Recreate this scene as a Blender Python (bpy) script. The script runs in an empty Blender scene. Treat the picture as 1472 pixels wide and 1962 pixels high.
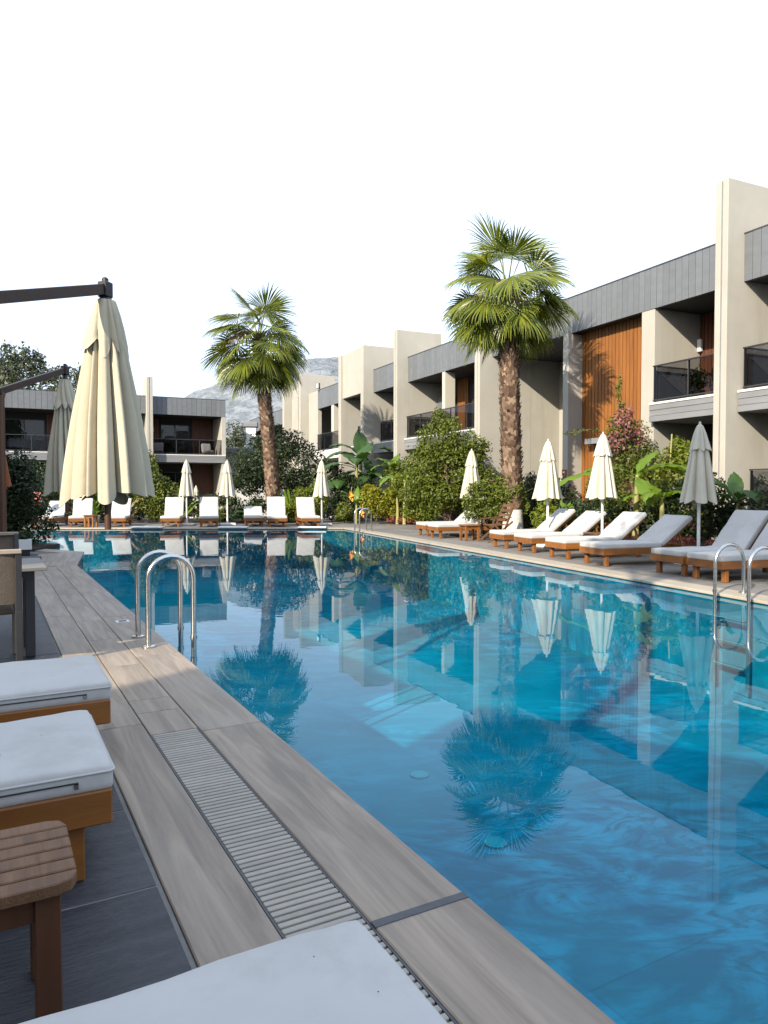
import bpy, bmesh, math, random
import numpy as np
from mathutils import Vector, Matrix
from mathutils.geometry import tessellate_polygon

random.seed(7)
RNG = np.random.default_rng(7)
PI = math.pi
R = math.radians
S = bpy.context.scene
COL = S.collection

# ------------------------------------------------------------------ camera, sky, sun, exposure
cam_d = bpy.data.cameras.new('camera')
cam = bpy.data.objects.new('camera', cam_d)
COL.objects.link(cam)
S.camera = cam
cam.location = (0, 0, 1.25)
cam.rotation_euler = (R(90 - 1.70), 0, 0)
cam_d.sensor_fit = 'HORIZONTAL'
cam_d.sensor_width = 36.0
cam_d.lens = 36.0 * 1380 / 1472
cam_d.clip_start = 0.05
cam_d.clip_end = 6000

SUN_AZ, SUN_EL = R(215.0), R(27.0)          # compass style: clockwise from +Y
world = bpy.data.worlds.new('World')
S.world = world
world.use_nodes = True
wn = world.node_tree
wn.nodes.clear()
w_out = wn.nodes.new('ShaderNodeOutputWorld')
w_sky = wn.nodes.new('ShaderNodeTexSky')
w_sky.sky_type = 'NISHITA'
w_sky.sun_disc = False
w_sky.sun_elevation = SUN_EL
w_sky.sun_rotation = SUN_AZ
w_sky.dust_density = 2.0
w_bg = wn.nodes.new('ShaderNodeBackground')
w_bg.inputs['Strength'].default_value = 0.04
w_fill = wn.nodes.new('ShaderNodeBackground')   # even pale blue light added over the whole sky
w_fill.inputs['Color'].default_value = (0.575, 0.665, 0.825, 1)
w_fill.inputs['Strength'].default_value = 1.0
w_add = wn.nodes.new('ShaderNodeAddShader')
wn.links.new(w_sky.outputs[0], w_bg.inputs['Color'])
wn.links.new(w_bg.outputs[0], w_add.inputs[0])
wn.links.new(w_fill.outputs[0], w_add.inputs[1])
wn.links.new(w_add.outputs[0], w_out.inputs['Surface'])

sun_d = bpy.data.lights.new('sun', 'SUN')
sun_d.energy = 5.0
sun_d.angle = R(0.5)
sun_d.color = (1.0, 0.89, 0.73)
sun = bpy.data.objects.new('sun', sun_d)
COL.objects.link(sun)
to_sun = Vector((math.sin(SUN_AZ) * math.cos(SUN_EL), math.cos(SUN_AZ) * math.cos(SUN_EL), math.sin(SUN_EL)))
sun.rotation_euler = to_sun.to_track_quat('Z', 'Y').to_euler()
sun.location = to_sun * 60

S.view_settings.view_transform = 'Standard'
S.view_settings.look = 'None'
S.view_settings.gamma = 1.0
S.view_settings.use_curve_mapping = False
S.view_settings.exposure = 0.80
S.render.engine = 'CYCLES'
S.cycles.max_bounces = 8
S.cycles.transparent_max_bounces = 16
S.cycles.caustics_reflective = False
S.cycles.caustics_refractive = False

# ------------------------------------------------------------------ materials
def nodes_of(name):
    m = bpy.data.materials.new(name)
    m.use_nodes = True
    nt = m.node_tree
    nt.nodes.clear()
    out = nt.nodes.new('ShaderNodeOutputMaterial')
    return m, nt, out

def mixcol(nt, fac, a, b, blend='MIX'):
    n = nt.nodes.new('ShaderNodeMix')
    n.data_type = 'RGBA'
    n.blend_type = blend
    n.clamp_factor = True
    for sock, v in ((n.inputs[0], fac), (n.inputs[6], a), (n.inputs[7], b)):
        if hasattr(v, 'links'):
            nt.links.new(v, sock)
        elif isinstance(v, (int, float)):
            sock.default_value = v
        else:
            sock.default_value = (*v, 1) if len(v) == 3 else v
    return n.outputs[2]

def ramp(nt, val, lo, hi):
    n = nt.nodes.new('ShaderNodeMapRange')
    nt.links.new(val, n.inputs[0])
    n.inputs[1].default_value = lo
    n.inputs[2].default_value = hi
    return n.outputs[0]

def coords(nt, scale, use_world=False):
    tc = nt.nodes.new('ShaderNodeTexCoord')
    if use_world:
        g = nt.nodes.new('ShaderNodeNewGeometry')
        src = g.outputs['Position']
    else:
        oi = nt.nodes.new('ShaderNodeObjectInfo')
        mul = nt.nodes.new('ShaderNodeMath')
        mul.operation = 'MULTIPLY'
        mul.inputs[1].default_value = 61.7
        nt.links.new(oi.outputs['Random'], mul.inputs[0])
        add = nt.nodes.new('ShaderNodeVectorMath')
        add.operation = 'ADD'
        nt.links.new(tc.outputs['Object'], add.inputs[0])
        nt.links.new(mul.outputs[0], add.inputs[1])
        src = add.outputs[0]
    mp = nt.nodes.new('ShaderNodeMapping')
    nt.links.new(src, mp.inputs[0])
    mp.inputs['Scale'].default_value = scale if hasattr(scale, '__len__') else (scale,) * 3
    return mp.outputs[0]

def noise(nt, vec, scale=1.0, detail=5, rough=0.55, distort=0.0):
    n = nt.nodes.new('ShaderNodeTexNoise')
    nt.links.new(vec, n.inputs['Vector'])
    n.inputs['Scale'].default_value = scale
    n.inputs['Detail'].default_value = detail
    n.inputs['Roughness'].default_value = rough
    n.inputs['Distortion'].default_value = distort
    return n.outputs['Fac']

def pmat(name, c1, c2=None, rough=0.6, scale=3.0, lo=0.3, hi=0.7, detail=5, bump=0.0, bscale=40.0, bdist=0.01,
         metallic=0.0, spec=0.4, objvar=0.0, use_world=False, distort=0.0, stain=None, stain_scale=0.6, sheen=0.0):
    m, nt, out = nodes_of(name)
    p = nt.nodes.new('ShaderNodeBsdfPrincipled')
    nt.links.new(p.outputs[0], out.inputs['Surface'])
    p.inputs['Roughness'].default_value = rough
    p.inputs['Metallic'].default_value = metallic
    p.inputs['Specular IOR Level'].default_value = spec
    if sheen:
        p.inputs['Sheen Weight'].default_value = sheen
    vec = coords(nt, scale, use_world)
    c2 = c2 or tuple(c * 0.8 for c in c1)
    col = mixcol(nt, ramp(nt, noise(nt, vec, 1.0, detail, 0.6, distort), lo, hi), c1, c2)
    if stain:
        v3 = coords(nt, stain_scale, use_world)
        col = mixcol(nt, ramp(nt, noise(nt, v3, 1.0, 6, 0.65), 0.52, 0.75), col, stain)
    if objvar:
        oi = nt.nodes.new('ShaderNodeObjectInfo')
        mr = nt.nodes.new('ShaderNodeMapRange')
        nt.links.new(oi.outputs['Random'], mr.inputs[0])
        mr.inputs[3].default_value = 1 - objvar
        mr.inputs[4].default_value = 1 + objvar
        hs = nt.nodes.new('ShaderNodeHueSaturation')
        nt.links.new(mr.outputs[0], hs.inputs['Value'])
        nt.links.new(col, hs.inputs['Color'])
        col = hs.outputs[0]
    nt.links.new(col, p.inputs['Base Color'])
    if bump:
        b = nt.nodes.new('ShaderNodeBump')
        b.inputs['Strength'].default_value = bump
        b.inputs['Distance'].default_value = bdist
        nt.links.new(noise(nt, coords(nt, bscale, use_world), 1.0, 4), b.inputs['Height'])
        nt.links.new(b.outputs[0], p.inputs['Normal'])
    return m

def leafmat(name, cols, trans=0.35, rough=0.5, spec=0.35):
    m, nt, out = nodes_of(name)
    g = nt.nodes.new('ShaderNodeNewGeometry')
    cr = nt.nodes.new('ShaderNodeValToRGB')
    cr.color_ramp.interpolation = 'LINEAR'
    els = cr.color_ramp.elements
    els[0].position = 0.0
    els[0].color = (*cols[0], 1)
    els[1].position = 1.0
    els[1].color = (*cols[-1], 1)
    for i, c in enumerate(cols[1:-1]):
        e = els.new((i + 1) / (len(cols) - 1))
        e.color = (*c, 1)
    nt.links.new(g.outputs['Random Per Island'], cr.inputs[0])
    p = nt.nodes.new('ShaderNodeBsdfPrincipled')
    p.inputs['Roughness'].default_value = rough
    p.inputs['Specular IOR Level'].default_value = spec
    nt.links.new(cr.outputs[0], p.inputs['Base Color'])
    t = nt.nodes.new('ShaderNodeBsdfTranslucent')
    hs = nt.nodes.new('ShaderNodeHueSaturation')
    hs.inputs['Hue'].default_value = 0.48
    hs.inputs['Saturation'].default_value = 1.1
    hs.inputs['Value'].default_value = 1.3
    nt.links.new(cr.outputs[0], hs.inputs['Color'])
    nt.links.new(hs.outputs[0], t.inputs['Color'])
    mx = nt.nodes.new('ShaderNodeMixShader')
    mx.inputs[0].default_value = trans
    nt.links.new(p.outputs[0], mx.inputs[1])
    nt.links.new(t.outputs[0], mx.inputs[2])
    nt.links.new(mx.outputs[0], out.inputs['Surface'])
    return m

def glassmat(name, tint, ior=1.5, rough=0.0, bump=0.0, bscale=(1, 1, 1), bdist=0.02):
    m, nt, out = nodes_of(name)
    tr = nt.nodes.new('ShaderNodeBsdfTransparent')
    tr.inputs[0].default_value = (*tint, 1)
    gl = nt.nodes.new('ShaderNodeBsdfGlossy')
    gl.inputs['Roughness'].default_value = rough
    fr = nt.nodes.new('ShaderNodeFresnel')
    fr.inputs['IOR'].default_value = ior
    mx = nt.nodes.new('ShaderNodeMixShader')
    geo = nt.nodes.new('ShaderNodeNewGeometry')
    inv = nt.nodes.new('ShaderNodeMath'); inv.operation = 'SUBTRACT'; inv.inputs[0].default_value = 1.0
    nt.links.new(geo.outputs['Backfacing'], inv.inputs[1])
    fm = nt.nodes.new('ShaderNodeMath'); fm.operation = 'MULTIPLY'
    nt.links.new(fr.outputs[0], fm.inputs[0]); nt.links.new(inv.outputs[0], fm.inputs[1])
    nt.links.new(fm.outputs[0], mx.inputs[0])     # the surface reflects on its outer side only
    nt.links.new(tr.outputs[0], mx.inputs[1])
    nt.links.new(gl.outputs[0], mx.inputs[2])
    nt.links.new(mx.outputs[0], out.inputs['Surface'])
    if bump:
        v = coords(nt, bscale, True)
        n1 = noise(nt, v, 1.0, 3, 0.5, 0.6)
        b = nt.nodes.new('ShaderNodeBump')
        b.inputs['Strength'].default_value = bump
        b.inputs['Distance'].default_value = bdist
        nt.links.new(n1, b.inputs['Height'])
        nt.links.new(b.outputs[0], gl.inputs['Normal'])
        nt.links.new(b.outputs[0], fr.inputs['Normal'])
    return m

M = {}
M['plaster'] = pmat('beige_plaster', (0.378, 0.362, 0.318), (0.338, 0.323, 0.282), 0.85, 1.2, bump=0.25, bscale=55, bdist=0.006, spec=0.2,
                    stain=(0.315, 0.298, 0.253), stain_scale=(1.6, 1.6, 0.22))
M['plaster_trim'] = pmat('pale_plaster', (0.46, 0.436, 0.372), (0.43, 0.405, 0.345), 0.85, 1.5, bump=0.2, bscale=55, bdist=0.005, spec=0.2)
M['fascia'] = pmat('grey_cladding', (0.138, 0.149, 0.161), (0.115, 0.124, 0.134), 0.55, (1.5, 1.5, 5), objvar=0.07, spec=0.35, bump=0.08, bscale=30)
M['fascia_dark'] = pmat('dark_backing', (0.05, 0.053, 0.058), None, 0.7)
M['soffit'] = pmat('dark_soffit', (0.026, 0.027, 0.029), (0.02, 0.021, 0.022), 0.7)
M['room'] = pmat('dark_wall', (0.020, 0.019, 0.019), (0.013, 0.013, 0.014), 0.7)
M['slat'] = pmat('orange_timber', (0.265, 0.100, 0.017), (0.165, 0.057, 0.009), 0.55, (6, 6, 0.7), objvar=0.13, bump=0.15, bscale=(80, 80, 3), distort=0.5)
M['slat_shaded'] = pmat('shaded_timber', (0.13, 0.042, 0.018), (0.08, 0.026, 0.012), 0.55, (6, 6, 0.7), objvar=0.13, bump=0.15, bscale=(80, 80, 3), distort=0.5)  # the orange timber again, with the shade of the recesses put into its colour
M['slab'] = pmat('grey_concrete', (0.21, 0.215, 0.225), (0.16, 0.165, 0.172), 0.75, (1, 1, 6), bump=0.2, bscale=30, stain=(0.18, 0.18, 0.19), stain_scale=1.2)
M['cap'] = pmat('white_capping', (0.68, 0.67, 0.63), None, 0.6, 2)
M['frame'] = pmat('dark_metal', (0.035, 0.035, 0.038), None, 0.45, 3, spec=0.5)
M['rail_glass'] = glassmat('smoked_glass', (0.62, 0.62, 0.64), 1.3)
M['pane'] = glassmat('window_glass', (0.72, 0.76, 0.76), 1.55)
M['curtain'] = pmat('pale_curtain', (0.78, 0.79, 0.78), (0.55, 0.56, 0.56), 0.9, (30, 1, 0.3))
M['roof'] = pmat('roof_gravel', (0.30, 0.29, 0.27), None, 0.9, 8)
M['teak'] = pmat('teak', (0.235, 0.090, 0.017), (0.135, 0.048, 0.009), 0.5, (9, 1.2, 9), objvar=0.1, bump=0.12, bscale=(90, 6, 90), distort=0.6)
M['teak_grey'] = pmat('weathered_teak', (0.165, 0.085, 0.040), (0.09, 0.044, 0.020), 0.6, (3, 30, 30), objvar=0.1, bump=0.3, bscale=(8, 160, 160), distort=0.4)
M['cushion'] = pmat('white_canvas', (0.455, 0.452, 0.435), (0.405, 0.402, 0.388), 0.9, 2.5, bump=0.25, bscale=(7, 7, 7), bdist=0.02, spec=0.15, sheen=0.15, stain=(0.36, 0.352, 0.335), stain_scale=3)
M['fleck'] = pmat('brown_fleck', (0.05, 0.04, 0.03))
M['parasol'] = pmat('cream_canvas', (0.50, 0.475, 0.385), (0.45, 0.425, 0.345), 0.9, 3, bump=0.2, bscale=14, spec=0.12)
M['parasol_big'] = pmat('ecru_canvas', (0.50, 0.448, 0.33), (0.44, 0.395, 0.29), 0.9, 2.0, bump=0.3, bscale=9, bdist=0.02, spec=0.12)
M['rust'] = pmat('rust_canvas', (0.34, 0.115, 0.05), None, 0.85, 3)
M['white_metal'] = pmat('white_painted_metal', (0.72, 0.72, 0.70), None, 0.4, 3, spec=0.5)
M['white_stone'] = pmat('white_concrete', (0.66, 0.65, 0.61), (0.55, 0.54, 0.50), 0.8, 4, bump=0.2)
M['mast'] = pmat('brown_mast', (0.115, 0.052, 0.026), (0.08, 0.034, 0.017), 0.45, (10, 10, 1), bump=0.1)
M['mast_dark'] = pmat('dark_arm', (0.050, 0.027, 0.018), (0.034, 0.018, 0.012), 0.45, (10, 1, 10), bump=0.1)
M['black'] = pmat('black_plastic', (0.018, 0.018, 0.02), None, 0.4)
M['steel'] = pmat('brushed_steel', (0.62, 0.61, 0.58), (0.50, 0.49, 0.47), 0.22, (3, 3, 60), metallic=1.0)
M['stone'] = pmat('veined_stone', (0.315, 0.256, 0.195), (0.180, 0.146, 0.113), 0.5, (13, 0.9, 6), 0.36, 0.64, 8, 0.25, (60, 12, 30), 0.004, objvar=0.06, distort=1.2,
                  stain=(0.26, 0.222, 0.18), stain_scale=(3.0, 0.8, 2))
M['stone_pale'] = pmat('pale_stone', (0.40, 0.345, 0.265), (0.31, 0.268, 0.205), 0.55, (11, 1.1, 6), 0.32, 0.68, 7, 0.2, (60, 12, 30), 0.004, objvar=0.05, distort=1.2)
M['grate'] = pmat('pale_grate', (0.325, 0.30, 0.255), (0.265, 0.245, 0.21), 0.6, 12, objvar=0.1, bump=0.1)
M['joint'] = pmat('dark_joint', (0.085, 0.09, 0.10), (0.06, 0.063, 0.07), 0.6, 20)
M['slate'] = pmat('slate_paving', (0.048, 0.051, 0.059), (0.021, 0.023, 0.028), 0.5, (3, 14, 5), objvar=0.16, bump=1.0, bscale=(16, 70, 30), bdist=0.006, distort=0.6)
M['inlet'] = pmat('inlet_white', (0.10, 0.23, 0.33), None, 0.5)
M['grout'] = pmat('pale_grout', (0.17, 0.165, 0.155), None, 0.9, 20, use_world=True)
M['deck'] = pmat('grey_deck_tile', (0.215, 0.198, 0.175), (0.145, 0.133, 0.118), 0.6, (8, 1.2, 5), objvar=0.12, bump=0.2, bscale=(50, 8, 20), distort=0.8)
M['soil'] = pmat('soil', (0.055, 0.042, 0.030), (0.03, 0.024, 0.018), 0.95, 6, bump=0.8, bscale=20, bdist=0.03, use_world=True)
M['ground'] = pmat('dry_ground', (0.12, 0.11, 0.075), (0.07, 0.08, 0.045), 0.95, 0.15, bump=0.5, bscale=2, use_world=True)
M['render_wall'] = pmat('garden_wall_render', (0.42, 0.42, 0.41), None, 0.85, 2)
M['rattan'] = pmat('taupe_fabric', (0.14, 0.108, 0.08), (0.10, 0.077, 0.057), 0.8, 8, bump=0.3, bscale=80)
M['chair_frame'] = pmat('sand_frame', (0.33, 0.27, 0.20), (0.27, 0.22, 0.165), 0.5, (10, 10, 1), bump=0.1)
M['table_top'] = pmat('grey_tabletop', (0.16, 0.15, 0.135), (0.12, 0.113, 0.10), 0.5, 5)
M['white_sign'] = pmat('white_panel', (0.7, 0.7, 0.68), None, 0.5)
M['sign_brown'] = pmat('copper_brown', (0.26, 0.085, 0.04), None, 0.4, 6)
M['pink'] = pmat('coral_cushion', (0.62, 0.22, 0.17), None, 0.85, 4)
M['orange'] = pmat('orange_petal', (0.75, 0.28, 0.03), (0.85, 0.42, 0.05), 0.5, 10)
M['lamp'] = pmat('opal_lamp', (0.78, 0.77, 0.72), None, 0.3, 4)
M['bark'] = pmat('bark', (0.15, 0.105, 0.07), (0.08, 0.055, 0.038), 0.9, (14, 14, 4), bump=0.6, bscale=(30, 30, 8))
M['palm_bark'] = leafmat('palm_bark', [(0.07, 0.045, 0.032), (0.20, 0.13, 0.09), (0.36, 0.26, 0.18), (0.11, 0.07, 0.05), (0.27, 0.185, 0.13)], 0.0, 0.9, 0.1)
M['whitewash'] = pmat('whitewash', (0.62, 0.60, 0.55), (0.48, 0.45, 0.40), 0.9, 8, bump=0.5, bscale=25)
M['petiole'] = pmat('petiole', (0.16, 0.20, 0.05), (0.12, 0.13, 0.04), 0.5, 5)
M['frond'] = leafmat('palm_leaf', [(0.050, 0.080, 0.012), (0.100, 0.135, 0.016), (0.21, 0.235, 0.026), (0.07, 0.105, 0.014)], 0.33, 0.34, 0.5)
M['frond_dry'] = leafmat('dry_palm_leaf', [(0.24, 0.17, 0.08), (0.30, 0.22, 0.11), (0.18, 0.13, 0.06)], 0.25, 0.8, 0.15)
M['banana'] = leafmat('banana_leaf', [(0.15, 0.24, 0.022), (0.12, 0.20, 0.02)], 0.4, 0.4, 0.4)
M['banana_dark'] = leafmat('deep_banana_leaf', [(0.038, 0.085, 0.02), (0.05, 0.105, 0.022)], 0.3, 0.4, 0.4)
M['banana_stem'] = pmat('banana_stem', (0.30, 0.30, 0.10), (0.22, 0.19, 0.07), 0.6, (6, 6, 1))
M['leaf_mid'] = leafmat('mid_green_leaf', [(0.050, 0.075, 0.011), (0.092, 0.122, 0.014), (0.15, 0.178, 0.020), (0.058, 0.085, 0.011)], 0.27)
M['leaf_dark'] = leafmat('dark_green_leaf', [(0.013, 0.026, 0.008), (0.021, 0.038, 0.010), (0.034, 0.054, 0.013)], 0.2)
M['leaf_bright'] = leafmat('bright_leaf', [(0.085, 0.125, 0.012), (0.13, 0.165, 0.015), (0.18, 0.20, 0.018), (0.07, 0.11, 0.012)], 0.32)
M['leaf_lime'] = leafmat('lime_leaf', [(0.19, 0.21, 0.018), (0.28, 0.26, 0.02), (0.14, 0.18, 0.016)], 0.4)
M['leaf_olive'] = leafmat('olive_leaf', [(0.055, 0.068, 0.034), (0.085, 0.098, 0.050), (0.04, 0.052, 0.026)], 0.3)
M['leaf_red'] = leafmat('red_leaf', [(0.20, 0.045, 0.035), (0.28, 0.10, 0.07), (0.12, 0.05, 0.03), (0.30, 0.09, 0.08)], 0.3)
M['bract'] = leafmat('pink_bract', [(0.27, 0.08, 0.11), (0.38, 0.17, 0.18), (0.16, 0.07, 0.06), (0.30, 0.13, 0.14)], 0.4)

# pool floor: large blue stone tiles, ripple light and dark painted into their colour
def pool_mat():
    m, nt, out = nodes_of('rippled_pool_tile')
    p = nt.nodes.new('ShaderNodeBsdfPrincipled')
    p.inputs['Roughness'].default_value = 0.5
    p.inputs['Specular IOR Level'].default_value = 0.1
    v = coords(nt, (0.75, 1.5, 1.0), True)
    n1 = noise(nt, v, 1.0, 8, 0.6, 2.4)
    n2 = noise(nt, coords(nt, (0.30, 0.38, 1), True), 1.0, 3, 0.5, 0.8)
    n3 = noise(nt, coords(nt, (1.5, 3.2, 2), True), 1.0, 6, 0.6, 3.6)
    c = mixcol(nt, ramp(nt, n1, 0.42, 0.60), (0.002, 0.092, 0.178), (0.005, 0.215, 0.350))
    c = mixcol(nt, ramp(nt, n3, 0.49, 0.64), c, (0.002, 0.105, 0.170))
    c = mixcol(nt, ramp(nt, n2, 0.4, 0.7), c, (0.003, 0.168, 0.250))
    oi = nt.nodes.new('ShaderNodeNewGeometry')
    mr = nt.nodes.new('ShaderNodeMapRange')
    nt.links.new(oi.outputs['Random Per Island'], mr.inputs[0])
    mr.inputs[3].default_value = 0.90
    mr.inputs[4].default_value = 1.10
    hs = nt.nodes.new('ShaderNodeHueSaturation')
    nt.links.new(mr.outputs[0], hs.inputs['Value'])
    nt.links.new(c, hs.inputs['Color'])
    nt.links.new(hs.outputs[0], p.inputs['Base Color'])
    nt.links.new(p.outputs[0], out.inputs['Surface'])
    return m
M['pool'] = pool_mat()
M['pool_joint'] = pmat('pool_joint', (0.004, 0.150, 0.225), None, 0.6, 3)
M['water'] = glassmat('pool_water', (0.25, 0.95, 0.96), 1.28, 0.0, 0.022, (0.9, 1.7, 1.0), 0.05)

# ------------------------------------------------------------------ object helpers
def link(name, data, parent=None, loc=None, rot=None):
    o = bpy.data.objects.new(name, data)
    COL.objects.link(o)
    if parent is not None:
        o.parent = parent
    if loc is not None:
        o.location = loc
    if rot is not None:
        o.rotation_euler = rot
    return o

def tag(o, label=None, cat=None, group=None, kind=None):
    if label: o['label'] = label
    if cat: o['category'] = cat
    if group: o['group'] = group
    if kind: o['kind'] = kind
    return o

def thing(name, label, cat, loc=(0, 0, 0), rz=0.0, group=None):
    o = link(name, None, None, loc, (0, 0, rz))
    o.empty_display_size = 0.2
    return tag(o, label, cat, group)

def structure(name):
    o = link(name, None, None, (0, 0, 0))
    o['kind'] = 'structure'
    return o

def dup(root, loc=None, rz=None, label=None, group=None):
    def rec(o, parent):
        c = o.copy()
        COL.objects.link(c)
        if parent is not None:
            c.parent = parent
        for ch in kids.get(o.name, ()):
            rec(ch, c)
        return c
    kids = {}
    for ch in root.children_recursive:
        kids.setdefault(ch.parent.name, []).append(ch)
    r = rec(root, None)
    if loc is not None: r.location = loc
    if rz is not None: r.rotation_euler = (0, 0, rz)
    if label: r['label'] = label
    if group: r['group'] = group
    return r

class MB:
    def __init__(self):
        self.v, self.f = [], []
    def add(self, vs, fs):
        n = len(self.v)
        self.v.extend(tuple(p) for p in vs)
        self.f.extend(tuple(i + n for i in f) for f in fs)
        return self
    def box(self, x0, x1, y0, y1, z0, z1):
        return self.add([(x0, y0, z0), (x1, y0, z0), (x1, y1, z0), (x0, y1, z0), (x0, y0, z1), (x1, y0, z1), (x1, y1, z1), (x0, y1, z1)],
                        [(3, 2, 1, 0), (4, 5, 6, 7), (0, 1, 5, 4), (1, 2, 6, 5), (2, 3, 7, 6), (3, 0, 4, 7)])
    def prism(self, pts, z0, z1):
        n = len(pts)
        a = sum(pts[i][0] * pts[(i + 1) % n][1] - pts[(i + 1) % n][0] * pts[i][1] for i in range(n))
        if a < 0: pts = pts[::-1]
        vs = [(p[0], p[1], z0) for p in pts] + [(p[0], p[1], z1) for p in pts]
        return self.add(vs, [tuple(range(n))[::-1], tuple(range(n, 2 * n))] + [(i, (i + 1) % n, n + (i + 1) % n, n + i) for i in range(n)])
    def hexa(self, lo, hi):
        vs = list(lo) + list(hi)
        return self.add(vs, [(3, 2, 1, 0), (4, 5, 6, 7), (0, 1, 5, 4), (1, 2, 6, 5), (2, 3, 7, 6), (3, 0, 4, 7)])
    def bar(self, p0, p1, w, h):
        p0, p1 = Vector(p0), Vector(p1)
        d = (p1 - p0).normalized()
        s = d.cross(Vector((0, 0, 1)))
        s = s.normalized() if s.length > 1e-4 else Vector((1, 0, 0))
        u = s.cross(d)
        q = [(-w / 2, -h / 2), (w / 2, -h / 2), (w / 2, h / 2), (-w / 2, h / 2)]
        a = [p0 + s * x + u * y for x, y in q]
        b = [p1 + s * x + u * y for x, y in q]
        return self.add(a + b, [(0, 1, 2, 3), (7, 6, 5, 4)] + [((i + 1) % 4, i, 4 + i, 4 + (i + 1) % 4) for i in range(4)])
    def tube(self, path, r, n=10, cap=True):
        path = [Vector(p) for p in path]
        rs = r if hasattr(r, '__len__') else [r] * len(path)
        base = len(self.v)
        up = None
        for i, p in enumerate(path):
            d = (path[min(i + 1, len(path) - 1)] - path[max(i - 1, 0)]).normalized()
            if up is None:
                up = d.orthogonal().normalized()
            up = (up - d * up.dot(d)).normalized()
            s = d.cross(up)
            for k in range(n):
                a = 2 * PI * k / n
                self.v.append(tuple(p + (up * math.cos(a) + s * math.sin(a)) * rs[i]))
        for i in range(len(path) - 1):
            for k in range(n):
                a, b = base + i * n + k, base + i * n + (k + 1) % n
                self.f.append((a, b, b + n, a + n))
        if cap:
            self.f.append(tuple(base + k for k in range(n))[::-1])
            self.f.append(tuple(base + (len(path) - 1) * n + k for k in range(n)))
        return self
    def disc(self, c, r, h, n=20):
        return self.tube([c, (c[0], c[1], c[2] + h)], r, n)
    def mesh(self, name, mat, bevel=0.0, smooth=False, seg=1, recalc=True):
        me = bpy.data.meshes.new(name)
        me.from_pydata(self.v, [], self.f)
        if recalc or bevel:
            bm = bmesh.new()
            bm.from_mesh(me)
            if bevel:
                bmesh.ops.bevel(bm, geom=list(bm.edges), offset=bevel, segments=seg, affect='EDGES', profile=0.6)
            bmesh.ops.recalc_face_normals(bm, faces=bm.faces)
            bm.to_mesh(me)
            bm.free()
        if smooth:
            me.shade_smooth()
            me.set_sharp_from_angle(angle=R(40))
        me.materials.append(M[mat] if isinstance(mat, str) else mat)
        return me
    def build(self, name, mat, parent=None, loc=None, rot=None, **kw):
        return link(name, self.mesh(name, mat, **kw), parent, loc, rot)

def grid_mesh(name, P, mat, closed_u=False, smooth=True):
    """P: array (nv, nu, 3) -> quad sheet"""
    nv, nu, _ = P.shape
    idx = np.arange(nv * nu).reshape(nv, nu)
    a = idx[:-1, :] if closed_u else idx[:-1, :-1]
    b = np.roll(idx, -1, 1)[:-1, :] if closed_u else idx[:-1, 1:]
    c = np.roll(idx, -1, 1)[1:, :] if closed_u else idx[1:, 1:]
    d = idx[1:, :] if closed_u else idx[1:, :-1]
    F = np.stack([a, b, c, d], -1).reshape(-1, 4)
    me = bpy.data.meshes.new(name)
    me.from_pydata(P.reshape(-1, 3).tolist(), [], F.tolist())
    if smooth: me.shade_smooth()
    me.materials.append(M[mat])
    return me

def fast_mesh(name, V, F, mat, smooth=False):
    """V (n,3), F (m,k) numpy"""
    me = bpy.data.meshes.new(name)
    k = F.shape[1]
    me.vertices.add(len(V))
    me.vertices.foreach_set('co', V.astype(np.float32).ravel())
    me.loops.add(F.size)
    me.loops.foreach_set('vertex_index', F.astype(np.int32).ravel())
    me.polygons.add(len(F))
    me.polygons.foreach_set('loop_start', np.arange(0, F.size, k, dtype=np.int32))
    me.update(calc_edges=True)
    me.validate()
    if smooth: me.shade_smooth()
    me.materials.append(M[mat])
    return me

def sheet(name, outer, holes, z, mat, parent=None):
    polys = [[Vector((*p, 0)) for p in outer]] + [[Vector((*p, 0)) for p in h] for h in holes]
    tris = tessellate_polygon(polys)
    vs = [(p.x, p.y, z) for poly in polys for p in poly]
    me = bpy.data.meshes.new(name)
    me.from_pydata(vs, [], [tuple(t) for t in tris])
    bm = bmesh.new(); bm.from_mesh(me)
    bmesh.ops.recalc_face_normals(bm, faces=bm.faces)
    if sum(f.normal.z for f in bm.faces) < 0:
        bmesh.ops.reverse_faces(bm, faces=bm.faces)
    bm.to_mesh(me); bm.free()
    me.materials.append(M[mat])
    return link(name, me, parent)

def clip_poly(poly, a, b, keep_left=True):
    """clip polygon by the line a->b"""
    out = []
    sgn = 1 if keep_left else -1
    def side(p): return sgn * ((b[0] - a[0]) * (p[1] - a[1]) - (b[1] - a[1]) * (p[0] - a[0]))
    n = len(poly)
    for i in range(n):
        p, q = poly[i], poly[(i + 1) % n]
        sp, sq = side(p), side(q)
        if sp >= 0: out.append(p)
        if (sp > 0 and sq < 0) or (sp < 0 and sq > 0):
            t = sp / (sp - sq)
            out.append((p[0] + t * (q[0] - p[0]), p[1] + t * (q[1] - p[1])))
    return out

def offset_poly(poly, t):
    """outward mitred offset of a CCW polygon"""
    n = len(poly)
    res = []
    for i in range(n):
        p0, p1, p2 = Vector(poly[i - 1]), Vector(poly[i]), Vector(poly[(i + 1) % n])
        d0, d1_ = (p1 - p0).normalized(), (p2 - p1).normalized()
        n0, n1 = Vector((d0.y, -d0.x)), Vector((d1_.y, -d1_.x))
        b = (n0 + n1).normalized()
        res.append(tuple(p1 + b * (t / max(0.3, b.dot(n0)))))
    return res

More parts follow.
